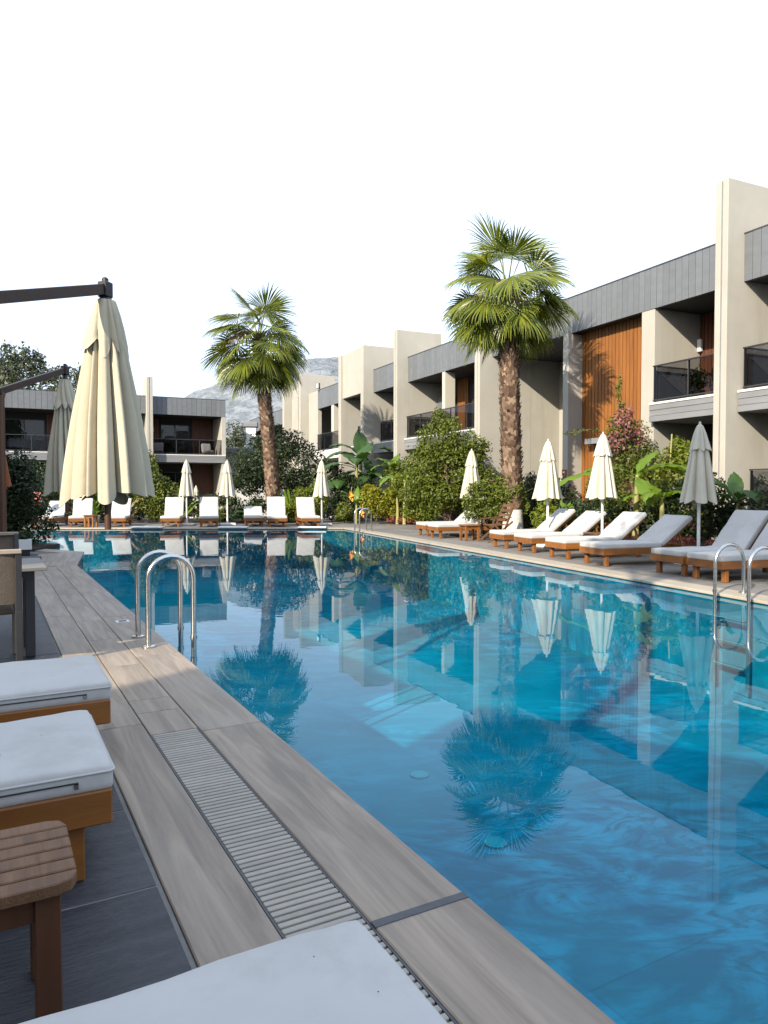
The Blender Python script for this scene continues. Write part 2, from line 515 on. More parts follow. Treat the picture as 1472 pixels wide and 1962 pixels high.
# ------------------------------------------------------------------ pool plan (metres, +Y away from the viewer)
D1 = Vector((-0.4806, 0.8770))     # along the near left pool edge
MM = Vector((0.8770, 0.4806))      # across the pool
E0 = Vector((1.456, 0.0))
def PL(s, t):                      # s along the left edge, t away from the water
    p = E0 + D1 * s - MM * t
    return (p.x, p.y)
pA = PL(0.3, 0)
pG = PL(13.75, 0)
POOL = [pA, (6.15, 2.91), (-1.34, 24.0), (-12.8, 24.0), (-12.8, 18.9), (-6.15, 14.74), pG]   # CCW
W_COPE, W_GR, W_R3 = 0.326, 0.574, 0.813

big = 3500
sheet('ground', [(-big, -big), (big, -big), (big, big), (-big, big)], [offset_poly(POOL, 0.25)], -0.10, 'ground')['kind'] = 'structure'
deck = sheet('pool_deck', [(-20, -8), (16, -8), (16, 40), (-20, 40)], [offset_poly(POOL, 0.04)], -0.014, 'grout')
deck['kind'] = 'structure'

# basin
basin_poly = offset_poly(POOL, 0.03)
mb = MB()
n = len(basin_poly)
DEPTH = -1.35
for i in range(n):
    a, b = basin_poly[i], basin_poly[(i + 1) % n]
    mb.add([(*a, -0.02), (*b, -0.02), (*b, DEPTH - .02), (*a, DEPTH - .02)], [(0, 1, 2, 3)])
vs = [Vector((*p, 0)) for p in basin_poly]
mb.add([(p[0], p[1], DEPTH - 0.006) for p in basin_poly], [tuple(t) for t in tessellate_polygon([vs])])
basin = mb.build('pool_basin', 'pool_joint', recalc=False)
basin['kind'] = 'structure'
# floor tiles and wall tiles, joined (they are only seen through the water)
mb = MB()
ft_dir, ft_per = D1, MM
for i in range(-4, 40):
    for j in range(-16, 16):
        x0, y0 = i * 0.9, j * 0.9
        q = [ft_dir * a + ft_per * b for a, b in ((x0 + .001, y0 + .001), (x0 + .899, y0 + .001), (x0 + .899, y0 + .899), (x0 + .001, y0 + .899))]
        cx = sum(p.x for p in q) / 4; cy = sum(p.y for p in q) / 4
        # inside test by ray casting
        ins = False
        for k in range(n):
            a, b = basin_poly[k], basin_poly[(k + 1) % n]
            if (a[1] > cy) != (b[1] > cy) and cx < (b[0] - a[0]) * (cy - a[1]) / (b[1] - a[1]) + a[0]: ins = not ins
        if ins:
            mb.add([(p.x, p.y, DEPTH) for p in q], [(0, 1, 2, 3)])
for i in range(n):
    a, b = Vector(offset_poly(POOL, 0.024)[i]), Vector(offset_poly(POOL, 0.024)[(i + 1) % n])
    L = (b - a).length
    k = max(1, int(L / 0.9))
    for c in range(k):
        for (z0, z1) in ((-0.03, -0.66), (-0.67, -1.34)):
            p, q = a.lerp(b, (c + .006) / k), a.lerp(b, (c + .994) / k)
            mb.add([(p.x, p.y, z0), (q.x, q.y, z0), (q.x, q.y, z1), (p.x, p.y, z1)], [(0, 1, 2, 3)])
mb.build('pool_tile', 'pool', basin, recalc=False)['kind'] = 'stuff'
for (x, y) in ((0.325, 6.5), (0.82, 5.23)):
    MB().tube([(0, 0, 0), (0, 0, 0.012), (0, 0, 0.02)], [0.085, 0.085, 0.06], 20).build('floor_inlet', 'inlet', basin, (x, y, DEPTH + 0.002))

WATER_Z = -0.045
water = sheet('pool_water', offset_poly(POOL, 0.022), [], WATER_Z, 'water')
water['kind'] = 'structure'

# coping slabs, gutter, inner row
cope = structure('pool_coping')
outer = {t: offset_poly(POOL, t) for t in (0.0, W_COPE, W_GR, W_R3)}
def strip(edge, t0, t1, cuts, name, mat, z0, z1, parent, gap=0.004, ang=None):
    a, b = Vector(POOL[edge]), Vector(POOL[(edge + 1) % n])
    d = (b - a).normalized()
    nrm = Vector((d.y, -d.x))
    L = (b - a).length
    i2 = (edge + 1) % n
    cs = [None] + [c for c in cuts if 0.15 < c < L - 0.15] + [None]
    for k in range(len(cs) - 1):
        def pt(c, t, first):
            if c is None:
                base = Vector(outer_at(t)[edge if first else i2])
                return base + d * (gap if first else -gap)
            return a + d * (c + (gap if first else -gap)) + nrm * t
        q = [pt(cs[k], t0 + (gap / 2 if t0 else 0), True), pt(cs[k], t1 - gap / 2, True), pt(cs[k + 1], t1 - gap / 2, False), pt(cs[k + 1], t0 + (gap / 2 if t0 else 0), False)]
        c = sum(q, Vector((0, 0))) / 4
        rz = math.atan2(d.y, d.x) - PI / 2
        loc = [Matrix.Rotation(-rz, 2) @ (p - c) for p in q]
        MB().prism([tuple(p) for p in loc], z0, z1).build(name, mat, parent, (c.x, c.y, 0), (0, 0, rz), bevel=0.004)
def outer_at(t):
    for k in outer:
        if abs(k - t) < 0.02: return outer[k]
    return offset_poly(POOL, t)
EDGE_L = 6    # G -> A (running towards the viewer)
Ltot = 13.45
def s2c(s): return 13.75 - s          # distance from G
strip(EDGE_L, 0, W_COPE, [s2c(s) for s in (12.05, 10.14, 8.23, 6.32, 4.41, 2.5, 0.9)], 'coping_slab', 'stone', -0.035, 0.0, cope)
strip(EDGE_L, W_GR, W_R3, [s2c(s) for s in (12.3, 10.4, 8.5, 6.6, 4.676, 1.4)], 'border_slab', 'stone', -0.035, 0.0, cope)
cut2 = [s2c(s) for s in (13.1, 12.1, 11.1, 10.1, 9.1, 8.1, 7.1, 6.1, 5.14, 4.87)]
strip(5, 0, W_COPE, [1.4], 'coping_slab', 'stone', -0.035, 0.0, cope)
strip(5, W_COPE, W_GR, [1.0, 2.0], 'channel_cover', 'stone', -0.035, -0.001, cope)
strip(5, W_GR, W_R3, [1.4], 'border_slab', 'stone', -0.035, 0.0, cope)
for e in (0, 1, 2, 3, 4):
    L = (Vector(POOL[e]) - Vector(POOL[(e + 1) % n])).length
    strip(e, 0, 0.40, list(np.arange(1.9, L, 1.9)), 'coping_slab', 'stone_pale', -0.035, 0.0, cope)
# channel covers along the left edge (stop at the grate)
g_top = 4.476
a = Vector(POOL[EDGE_L])
cs = [13.70] + [s for s in (13.1, 12.1, 11.1, 10.1, 9.1, 8.1, 7.1, 6.1, 5.14, 4.87)] + [g_top]
rzL = math.atan2(D1.y, D1.x) - PI / 2
for s1, s0 in zip(cs[:-1], cs[1:]):
    c = PL((s0 + s1) / 2, (W_COPE + W_GR) / 2)
    MB().box(-(W_GR - W_COPE) / 2 + .003, (W_GR - W_COPE) / 2 - .003, -(s1 - s0) / 2 + .003, (s1 - s0) / 2 - .003, -0.035, -0.001).build(
        'channel_cover', 'stone', cope, (*c, 0), (0, 0, rzL), bevel=0.003)
# dark expansion joint strip across the coping
c = PL(2.5, W_COPE / 2)
MB().box(-W_COPE / 2, W_COPE / 2, -0.016, 0.016, -0.03, 0.003).build('joint_strip', 'joint', cope, (*c, 0), (0, 0, rzL), bevel=0.001)

grate = thing('drain_grate', 'pale slatted overflow grate beside the near left pool edge', 'drain grate', (*PL(2.5, (W_COPE + W_GR) / 2), 0), rzL)
gw = (W_GR - W_COPE) / 2
MB().box(-gw, gw, -2.2, 1.97, -0.09, -0.08).build('channel_floor', 'joint', grate)
for sx in (-1, 1):
    MB().box(sx * (gw - 0.004) - 0.003, sx * (gw - 0.004) + 0.003, -2.2, 1.97, -0.078, -0.004).build('side_rail', 'joint', grate)
pitch = 0.031
slat_me = MB().box(-gw + 0.009, gw - 0.009, -0.0105, 0.0105, -0.03, -0.002).mesh('slat', 'grate', bevel=0.002)
y = 1.96
while y > -2.0:
    link('slat', slat_me, grate, (0, y, 0))
    y -= pitch
cv = thing('drain_cover', 'small square white drain cover in the coping beside the near ladder', 'drain cover', (-2.50, 6.85, 0.0), rzL)
MB().box(-.06, .06, -.06, .06, 0.0005, 0.004).build('frame', 'white_metal', cv, bevel=0.001)
MB().box(-.035, .035, -.035, .035, 0.0042, 0.006).build('grille', 'joint', cv)

# slate paving left of the border row, tile by tile near the viewer
slate = structure('slate_paving')
TW, TL = 0.62, 0.93
for i in range(0, 13):
    for j in range(0, 10):
        t0 = W_R3 + 0.012 + j * TL
        s0 = -0.72 + i * TW + 0.02
        c = PL(s0 + TW / 2, t0 + TL / 2)
        if c[1] < -1.6 or c[0] < -7.2: continue
        MB().box(-TL / 2 + .004, TL / 2 - .004, -TW / 2 + .0055, TW / 2 - .0055, -0.03, -0.004 + random.uniform(-.0006, .0006)).build(
            'paving_tile', 'slate', slate, (*c, 0), (0, 0, rzL), bevel=0.002)
sheet('paving_grout', [PL(-1.5, W_R3 + .002), PL(7.36, W_R3 + .002), PL(7.36, 9.5), PL(-1.5, 9.5)], [], -0.0068, 'grout', slate)
# beyond, one sheet
pts = [PL(-0.72 + 13 * TW + .02, W_R3 + .01), tuple(offset_poly(POOL, W_R3 + .01)[6]), tuple(offset_poly(POOL, W_R3 + .01)[5]), tuple(offset_poly(POOL, 0.42)[4]), (-16, 16), (-16, 0)]
pts.append(PL(-0.72 + 13 * TW + .02, 9.5))
sheet('far_paving', pts, [], -0.006, 'slate', slate)

# grey deck tiles along the right and far edges
dtile = structure('deck_paving')
def deck_rows(edge, t0, t1, rowh, L0, smax=1e9, smin=0, mat='deck'):
    a, b = Vector(POOL[edge]), Vector(POOL[(edge + 1) % n])
    d = (b - a).normalized(); nrm = Vector((d.y, -d.x)); L = (b - a).length
    rz = math.atan2(d.y, d.x)
    nrow = int(round((t1 - t0) / rowh))
    for r in range(nrow):
        off = (r % 2) * L0 / 2
        k = smin - off
        while k < min(L + 4, smax):
            c = a + d * (k + L0 / 2) + nrm * (t0 + (r + .5) * rowh)
            MB().box(-L0 / 2 + .004, L0 / 2 - .004, -rowh / 2 + .004, rowh / 2 - .004, -0.02, -0.002 + random.uniform(-.001, .001)).build(
                'deck_tile', mat, dtile, (c.x, c.y, 0), (0, 0, rz))
            k += L0
deck_rows(1, 0.41, 3.09, 0.446, 1.3, smin=1.5)
deck_rows(2, 0.41, 4.0, 0.6, 1.2, smin=-2.5)

# planting beds
def bed(pts, h=0.05, name='planting_bed'):
    MB().prism(pts, -0.05, h).build(name, 'soil')['kind'] = 'structure'
bed([(12.2, -5), (10.60 - .355 * 29, 29), (-0.9, 34), (1.6, 33.5), (13.0, 8.6), (18, -2)])
bed([(1.75, 20.2), (3.5, 20.7), (4.5, 18.3), (2.75, 17.75)], 0.045)
bed([(-16, 28.1), (-3.2, 28.1), (-3.4, 44), (-22, 38)], 0.04)
bed([(-10.5, 14.9), (-7.25, 14.9), (-7.35, 16.3), (-10.5, 17.6)], 0.05)
mb = MB()
mb.bar((5.35, 14.7, .07), (6.35, 11.9, .07), 0.05, 0.16)
tag(mb.build('bed_edging', 'teak'), 'low timber edging board along the right planting bed', 'edging')

# ------------------------------------------------------------------ hotel buildings
FIN_TOP, FAS_T, FAS_B, SLAB_T, SLAB_B = 8.32, 7.13, 6.05, 3.50, 3.05
FY = 0.54          # fascia set back from the fin ends

def frame_xy(o, ang, x, y):
    c, s = math.cos(ang), math.sin(ang)
    return Vector((o[0] + c * x - s * y, o[1] + s * x + c * y))

class Building:
    def __init__(self, name, label, origin, ang):
        self.root = thing(name, label, 'building', (*origin, 0), ang)
        self.panel_me = {}
        self.slat_me = {}
    def part(self, name, mat, mb, parent=None, **kw):
        return mb.build(name, mat, parent or self.root, **kw)
    def fin(self, x0, x1, ydepth=2.25, top=FIN_TOP, back=9.0, y0=0.0):
        m = (x0 + x1) / 2
        w = self.part('party_wall', 'plaster', MB().box(x0, m - .02, y0, ydepth, 0, top).box(m + .02, x1, y0, ydepth, 0, top), bevel=0.012)
        MB().box(m - .0185, m + .0185, y0 + .025, ydepth, 0, top - .02).build('movement_joint', 'slab', w)
        MB().box(x0 + .004, x1 - .004, ydepth + .001, back, 0, FAS_T - .2).build('rear_wall', 'plaster', w)
        return w
    def fascia(self, x0, x1, pw=0.30, y=FY, zb=FAS_B, zt=FAS_T, n=None):
        back = self.part('fascia', 'fascia_dark', MB().box(x0 + .002, x1 - .002, y + .03, y + .14, zb + .004, zt - .004))
        k = n or max(1, round((x1 - x0) / pw))
        w = (x1 - x0) / k
        key = (round(w, 4), round(zt - zb, 3))
        if key not in self.panel_me:
            self.panel_me[key] = MB().box(-w / 2 + .007, w / 2 - .007, 0, .029, 0, zt - zb).mesh('fascia_panel', 'fascia', bevel=0.003)
        for i in range(k):
            link('fascia_panel', self.panel_me[key], back, (x0 + (i + .5) * w, y + random.uniform(0, .004), zb))
        MB().box(x0 + .003, x1 - .003, y - .012, y + .16, zt + .001, zt + .03).build('flashing', 'fascia_dark', back)
        return back
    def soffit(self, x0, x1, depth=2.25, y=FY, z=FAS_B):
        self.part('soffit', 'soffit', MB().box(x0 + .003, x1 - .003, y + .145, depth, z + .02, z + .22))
    def slab(self, x0, x1, y0=0.36, depth=2.3, mat='slab', grooves=True):
        s = self.part('balcony_slab', mat, MB().box(x0 + .003, x1 - .003, y0 + .03, depth, SLAB_B, SLAB_T - .01))
        zc = [SLAB_B, SLAB_B + .15, SLAB_B + .30, SLAB_T - .012]
        for i in range(3):
            MB().box(x0 + .004, x1 - .004, y0 + .012 * (i % 2), y0 + .029, zc[i] + .004, zc[i + 1] - .004).build('slab_board', mat, s, bevel=0.003)
        MB().box(x0 + .004, x1 - .004, y0 - .02, y0 + .32, SLAB_T - .008, SLAB_T + .05).build('slab_cap', 'cap', s, bevel=0.006)
        return s
    def railing(self, x0, x1, y=0.46, z0=SLAB_T + .05, h=0.98, posts=1.25, ret=None):
        """glass balustrade with posts; ret: x at which a return runs back to the wall"""
        r = self.part('railing', 'frame', MB().box(x0, x1, y - .025, y + .025, z0 + h - .035, z0 + h).box(x0, x1, y - .015, y + .015, z0 + .055, z0 + .085), bevel=0.004)
        k = max(1, round((x1 - x0) / posts))
        w = (x1 - x0) / k
        pm = MB().box(-.022, .022, -.022, .022, 0, h - .036).mesh('post', 'frame')
        gm = MB().box(-w / 2 + .03, w / 2 - .03, -.005, .005, .09, h - .04).mesh('glass_pane', 'rail_glass')
        for i in range(k + 1):
            link('post', pm, r, (min(max(x0 + i * w, x0 + .03), x1 - .03), y + .03, z0))
        for i in range(k):
            link('glass_pane', gm, r, (x0 + (i + .5) * w, y, z0))
        if ret is not None:
            MB().box(ret - .02, ret + .02, y + .06, 2.0, z0 + h - .035, z0 + h).build('side_rail', 'frame', r)
            MB().box(ret - .005, ret + .005, y + .08, 2.0, z0 + .09, z0 + h - .04).build('side_pane', 'rail_glass', r)
        return r
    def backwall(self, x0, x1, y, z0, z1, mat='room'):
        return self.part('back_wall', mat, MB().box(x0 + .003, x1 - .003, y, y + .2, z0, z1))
    def slats(self, x0, x1, y, z0, z1, pw=0.145, mat='slat'):
        b = self.part('timber_cladding', 'fascia_dark', MB().box(x0 + .002, x1 - .002, y + .035, y + .10, z0, z1))
        k = max(1, round((x1 - x0) / pw)); w = (x1 - x0) / k
        key = (round(w, 4), round(z1 - z0, 3), mat)
        if key not in self.slat_me:
            self.slat_me[key] = MB().box(-w / 2 + .014, w / 2 - .014, 0, .034, 0.002, z1 - z0 - .002).mesh('timber_slat', mat, bevel=0.004)
        for i in range(k):
            link('timber_slat', self.slat_me[key], b, (x0 + (i + .5) * w, y + random.uniform(0, .006), z0))
        return b
    def window(self, x0, x1, y, z0, z1, panes=2, curtain='both', frame_mat='frame'):
        f = .055
        mb = MB().box(x0, x1, y - .04, y + .03, z0, z0 + f).box(x0, x1, y - .04, y + .03, z1 - f, z1)
        w = (x1 - x0) / panes
        for i in range(panes + 1):
            xx = min(max(x0 + i * w, x0 + f / 2), x1 - f / 2)
            mb.box(xx - f / 2, xx + f / 2, y - .038, y + .028, z0 + f, z1 - f)
        r = self.part('window', frame_mat, mb)
        for i in range(panes):
            MB().box(x0 + i * w + f * .55, x0 + (i + 1) * w - f * .55, y - .006, y + .006, z0 + f, z1 - f).build('pane', 'pane', r)
            if curtain == 'both' or (curtain == 'right' and i == panes - 1) or (curtain == 'left' and i == 0):
                nx = 40
                xs = np.linspace(x0 + i * w + .06, x0 + (i + 1) * w - .06, nx)
                yy = y + .075 + .022 * np.sin(np.arange(nx) * 1.35 + i)
                P = np.zeros((2, nx, 3)); P[:, :, 0] = xs; P[:, :, 1] = yy; P[0, :, 2] = z0 + f; P[1, :, 2] = z1 - f
                link('curtain', grid_mesh('curtain', P, 'curtain'), r)
            else:
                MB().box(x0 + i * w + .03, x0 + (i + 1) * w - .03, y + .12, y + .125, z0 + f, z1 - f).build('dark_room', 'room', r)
        return r
    def pillar(self, x0, x1, y0, y1, z0, z1, mat='plaster'):
        return self.part('pillar', mat, MB().box(x0, x1, y0, y1, z0, z1), bevel=0.012)
    def wall_lamp(self, x, y, z):
        return self.part('wall_lamp', 'lamp', MB().box(x - .06, x + .06, y - .10, y, z - .17, z + .17), bevel=0.015)
    def roof(self, x0, x1, y0=0.70, y1=9.0, z=6.85):
        self.part('roof', 'roof', MB().box(x0 + .003, x1 - .003, y0, y1, z, z + .12))
    def rear(self, x0, x1, y=9.0):
        self.part('outer_wall', 'plaster', MB().box(x0, x1, y + .002, y + .3, 0, FAS_T))

# --- the long row on the right
AR = math.atan2(-0.905, 0.4254)
RO = (7.632, 16.77)
B = Building('hotel_row', 'long beige two storey hotel row with grey cladding and orange timber panel on the right', RO, AR)
# local x of the left face of each party wall (x grows towards the viewer)
F1, F2, F3, F4, F5, F6, F7 = 0.0, -10.28, -16.95, -20.65, -23.6, -30.2, -33.5
FW = 0.34
for f in (F1, F2, F3, F4, F5, F6, F7):
    B.fin(f, f + FW)
B.fin(9.0, 9.0 + FW)
B.rear(-46, 9.34)

# unit nearest the viewer
x0, x1 = F1 + FW, 9.0
B.fascia(x0, x1, 0.215); B.soffit(x0, x1); B.roof(x0, x1)
B.slab(x0 + .02, x1 - .02); B.railing(x0 + .08, x1, posts=1.5, ret=x0 + .12)
B.backwall(x0, x1, 2.3, 0, FAS_B + .1)
B.window(1.2, 3.9, 2.28, SLAB_T + .02, 5.75, 2); B.slats(4.2, 6.6, 2.24, SLAB_T, FAS_B)
B.window(1.2, 3.9, 2.28, 0.05, 2.6, 2)
B.railing(x0 + .1, x1, y=0.7, z0=1.0 - .2, h=0.95, posts=1.4)
B.part('terrace_plinth', 'slab', MB().box(x0 + .02, x1, .62, .80, 0, .80))

# double height bay with the timber panel
x0, x1 = F2 + FW, F1
B.fascia(x0, x1, 0.205); B.roof(x0, x1)
B.pillar(-2.81, -2.35, FY + .02, 2.25, 0, FAS_B + .018)
B.soffit(-2.345, x1); B.soffit(x0, -5.92, 3.54)
B.slab(-2.32, x1 - .01); B.railing(-2.28, x1 - .02, posts=1.15, ret=-2.22)
B.backwall(-2.35, x1, 2.26, 0, FAS_B + .1)
B.slats(-2.33, -1.7, 2.22, SLAB_T, FAS_B, 0.12, 'slat_shaded')
B.window(-1.6, -0.1, 2.24, SLAB_T + .02, 5.75, 2)
B.wall_lamp(-2.28, 2.2, 5.2)
B.slats(-5.66, -2.815, 0.97, 0.0, FAS_B + .12, 0.142)
B.pillar(-5.92, -5.665, FY - .10, 3.53, 0, FAS_B - .001)
B.part('upper_infill', 'soffit', MB().box(-5.66, -2.82, FY + .145, 0.96, FAS_B + .02, FAS_B + .1))
B.part('sign', 'sign_brown', MB().box(-5.90, -5.69, FY - .125, FY - .102, 1.72, 1.90), bevel=0.003)
B.part('sign_mark', 'lamp', MB().box(-5.85, -5.76, FY - .131, FY - .1255, 1.79, 1.84))
B.backwall(x0, -5.92, 3.545, 0, FAS_B + .1, 'plaster')
w = B.window(-5.02, -3.2, 0.955, 0.35, 2.62, 3, 'right')
MB().box(-5.12, -3.05, 0.62, 0.95, 2.64, 2.80).build('canopy', 'slab', w)

# unit with the round bush in front
x0, x1 = F3 + FW, F2
B.fascia(x0, x1, 0.215); B.soffit(x0, x1); B.roof(x0, x1)
B.slab(x0 + .02, x1 - .01); B.railing(x0 + .06, x1 - .02, posts=1.3, ret=x0 + .1)
B.backwall(x0, x1, 2.28, 0, FAS_B + .1)
B.pillar(-13.60, -13.38, FY + .02, 1.05, SLAB_T + .06, FAS_B + .01, 'plaster_trim')
B.slats(-15.2, -14.3, 2.23, SLAB_T, FAS_B, 0.13); B.slats(-11.5, -10.35, 2.23, SLAB_T, FAS_B, 0.13)
B.window(-13.9, -12.0, 2.25, SLAB_T + .02, 5.7, 2, 'both')
B.wall_lamp(-11.75, 2.2, 5.3)
B.part('inner_screen', 'fascia', MB().box(x0 + .02, -15.4, 2.0, 2.1, SLAB_T + .06, 5.4))

# narrow unit
x0, x1 = F4 + FW, F3
B.fascia(x0, x1, 0.30, n=9); B.soffit(x0, x1); B.roof(x0, x1)
B.slab(x0 + .3, x1 - .01); B.railing(x0 + 1.0, x1 - .02, ret=x0 + 1.05)
B.backwall(x0, x1, 2.28, 0, FAS_B + .1); B.window(x0 + .7, x1 - .3, 2.25, SLAB_T + .02, 5.7, 2)

# unit with the plain beige parapet
x0, x1 = F5 + FW, F4
B.part('parapet', 'plaster', MB().box(x0 + .002, x1 - .002, .10, .35, FAS_B, FIN_TOP - .01), bevel=0.01)
B.soffit(x0, x1, 2.25, .21); B.roof(x0, x1)
B.slab(x0 + .6, x1 - .01); B.railing(x0 + 1.2, x1 - .02, ret=x0 + 1.25)
B.backwall(x0, x1, 2.28, 0, FAS_B + .1); B.window(x0 + .5, x1 - .3, 2.25, SLAB_T + .02, 5.7, 2)

# unit with column and floodlight
x0, x1 = F6 + FW, F5
B.fascia(x0 + 1.6, x1, 0.31, y=FY); B.soffit(x0 + 1.6, x1); B.roof(x0, x1)
B.part('upper_wall', 'plaster', MB().box(x0 + .002, x0 + 1.595, FY, FY + .25, SLAB_T, FAS_T), bevel=0.01)
B.slab(x0 + 1.4, x1 - .01, mat='cap'); B.railing(x0 + 1.75, x1 - .02, ret=x0 + 1.8)
B.pillar(-26.1, -25.75, FY + .02, 1.0, SLAB_T + .06, FAS_B + .01, 'plaster_trim')
B.backwall(x0, x1, 2.28, 0, FAS_B + .1); B.window(-27.6, -24.6, 2.25, SLAB_T + .02, 5.7, 2)
fl = thing('flood_light', 'small square white floodlight above the far cladding of the right building', 'floodlight', (*frame_xy(RO, AR, x0 + 1.9, FY - .06), FAS_T + .22), AR)
MB().box(-.17, .17, -.06, .04, -.13, .17).build('housing', 'frame', fl, bevel=0.01)
MB().box(-.14, .14, -.075, -.061, -.10, .14).build('lens', 'lamp', fl)
MB().box(-.02, .02, .041, .10, -.36, -.05).build('bracket', 'frame', fl)

x0, x1 = F7 + FW, F6
B.fascia(x0 + 1.2, x1, 0.32); B.soffit(x0 + 1.2, x1); B.roof(x0, x1)
B.part('upper_wall', 'plaster', MB().box(x0 + .002, x0 + 1.195, FY, FY + .25, 0, FAS_T + .6), bevel=0.01)
B.slab(x0 + 1.2, x1 - .01); B.railing(x0 + 1.3, x1 - .02)
B.backwall(x0, x1, 2.28, 0, FAS_B + .1)
x0, x1 = -46.0, F7
B.fascia(x0 + 2, x1, 0.32, zb=FAS_B - .3, zt=FAS_T - .4); B.soffit(x0, x1, z=FAS_B - .3); B.roof(x0, x1, z=6.4)
B.slab(x0 + 2, x1 - .01); B.railing(x0 + 2, x1 - .02)
B.backwall(x0, x1, 2.28, 0, FAS_B)
B.pillar(-34.6, -34.35, FY + .02, 1.0, SLAB_T + .06, FAS_B - .31, 'plaster_trim')

# --- the row across the far end, on the left
AL = math.atan2(0.4254, 0.905)
LO = (-14.60, 44.50)
C = Building('hotel_wing', 'dark two storey hotel wing with grey cladding behind the far loungers on the left', LO, AL)
C.fin(0.0, 0.36, top=8.27)
C.fin(-13.0, -12.64, top=8.27)
C.rear(-13, 5.3)
for (x0, x1) in ((0.36, 4.98), (-12.64, 0.0)):
    C.fascia(x0, x1, 0.31); C.soffit(x0, x1, 3.3); C.roof(x0, x1)
    C.slab(x0 + .02, x1 - .02, 0.50, 3.19); C.railing(x0 + .05, x1 - .25, y=0.6, posts=1.5)
    C.backwall(x0, x1, 3.2, 0, FAS_B + .1)
C.pillar(4.72, 4.99, FY + .02, 2.3, 0, FAS_B + .01)
C.part('end_wall', 'plaster', MB().box(4.70, 4.985, 2.301, 9.0, 0, FAS_T - .1))
C.part('end_fascia', 'fascia', MB().box(4.93, 4.98, FY + .145, 3.0, FAS_B, FAS_T))
C.slats(3.3, 4.68, 3.15, SLAB_T, FAS_B, 0.14, 'slat_shaded'); C.slats(0.4, 1.15, 3.15, SLAB_T, FAS_B, 0.14, 'slat_shaded')
C.window(1.25, 3.1, 3.17, SLAB_T + .02, 5.65, 2, 'right')
C.wall_lamp(0.75, 3.14, 5.3)
C.slats(3.3, 4.68, 3.15, 0, SLAB_B, 0.14, 'slat_shaded'); C.window(1.25, 3.1, 3.17, 0.05, 2.5, 2)
C.slats(-3.4, -1.9, 3.15, SLAB_T, FAS_B, 0.14, 'slat_shaded'); C.slats(-5.6, -4.95, 3.15, SLAB_T, FAS_B, 0.14, 'slat_shaded')
C.window(-8.0, -5.7, 3.17, SLAB_T + .02, 5.65, 2, 'both')
C.window(-1.8, -0.1, 3.17, SLAB_T + .02, 5.65, 2, 'both')
C.window(-8.0, -5.7, 3.17, 0.05, 2.5, 2, 'right'); C.slats(-4.9, -3.6, 3.15, 0, SLAB_B, 0.14, 'slat_shaded')

# --- unseen blocks behind and beside the viewer, sized to cast the shade over the near half of the pool
def shade_block(name, label, corner, ang, w, d, h, floors, cat='building'):
    b = Building(name, label, corner, ang)
    b.part('wall', 'plaster', MB().box(0, w, 0, d, 0, h), bevel=0.02)
    fh = h / floors
    for i in range(floors):
        for k in range(int(w // 3.2)):
            xx = 0.9 + k * 3.2
            b.part('window', 'frame', MB().box(xx, xx + 1.5, -.03, .03, i * fh + .9, i * fh + min(2.3, fh - .5)))
            b.part('pane', 'pane', MB().box(xx + .08, xx + 1.42, -.045, -.031, i * fh + .98, i * fh + min(2.22, fh - .58)))
    b.part('coping_band', 'fascia', MB().box(-.06, w + .06, -.06, d + .06, h + .001, h + .18))
    return b
sdir = Vector((math.sin(R(35)), math.cos(R(35))))          # the way the sunlight travels over the ground
sper = Vector((sdir.y, -sdir.x))
Cc = sdir * -8.6 + sper * -3.93
shade_block('main_block', 'two storey beige hotel block standing behind the viewer at the pool head', tuple(Cc + sper * 24), math.atan2(sper.y, sper.x) + PI, 24, 10, 6.75, 2)
angD = math.atan2(-D1.y, -D1.x) + PI
pc = Vector((-5.44, 1.37))
shade_block('low_shade_block', 'low unseen block added to shade the paving left of the near loungers', tuple(pc), angD, 4.2, 4.5, 3.55, 1)  # the two left blocks are added only for the shade they cast
pc2 = pc + D1 * 4.22
shade_block('tall_shade_block', 'two storey unseen block added on the left to shade the pool beyond', tuple(pc2), angD, 10.5, 6.0, 7.3, 2)

# mountain
nx, ny = 420, 120
xs = np.linspace(-1300, 1500, nx)
ys = np.linspace(900, 1800, ny)
ridge_px = np.array([-900, 200, 330, 404, 423, 470, 520, 590, 646, 700, 780, 850, 950, 1100, 1500, 2400])
ridge_y = np.array([900, 880, 830, 768, 752, 729, 712, 690, 687, 690, 690, 676, 690, 720, 800, 900])
P = np.zeros((ny, nx, 3))
def fbm(x, y, octv=6):
    v = 0; a = 1.0
    for o in range(octv):
        v = v + a * (np.sin(x * 1.7 + 3.1 * o + 1.3 * np.sin(y * 1.3 + o)) * np.cos(y * 1.9 - 2.3 * o + 1.1 * np.sin(x * 1.1 + 2 * o)))
        x = x * 1.93 + 0.7 * y * .3; y = y * 1.97 - .3 * x * .3; a *= 0.52
    return v
for j, yy in enumerate(ys):
    f = (yy - 900) / 900
    prof = np.sin(min(1, f / 0.62) * PI / 2) if f < 0.62 else np.cos((f - .62) / .38 * PI / 2) ** .7
    xw = xs * (0.75 + .5 * f)
    px = 736 + 1380 * xw / 1458
    hgt = (940 - np.interp(px, ridge_px, ridge_y)) / 1380 * 1458 + 1
    P[j, :, 0] = xw
    P[j, :, 1] = yy
    P[j, :, 2] = hgt * prof + fbm(xw / 130, np.full(nx, yy / 130)) * 9 * prof + fbm(xw / 31, np.full(nx, yy / 31)) * 3.2 * prof * (0.35 if .5 < f < .72 else 1) - 4
M['rock'] = pmat('hazy_limestone', (0.20, 0.220, 0.240), (0.125, 0.142, 0.157), 0.95, (0.05, 0.05, 0.07), 0.42, 0.58, 10, use_world=True, bump=1.0, bscale=(.06, .06, .06), bdist=12.0,
                 stain=(0.105, 0.120, 0.125), stain_scale=0.012)  # distance haze is put into the rock as a bluish grey
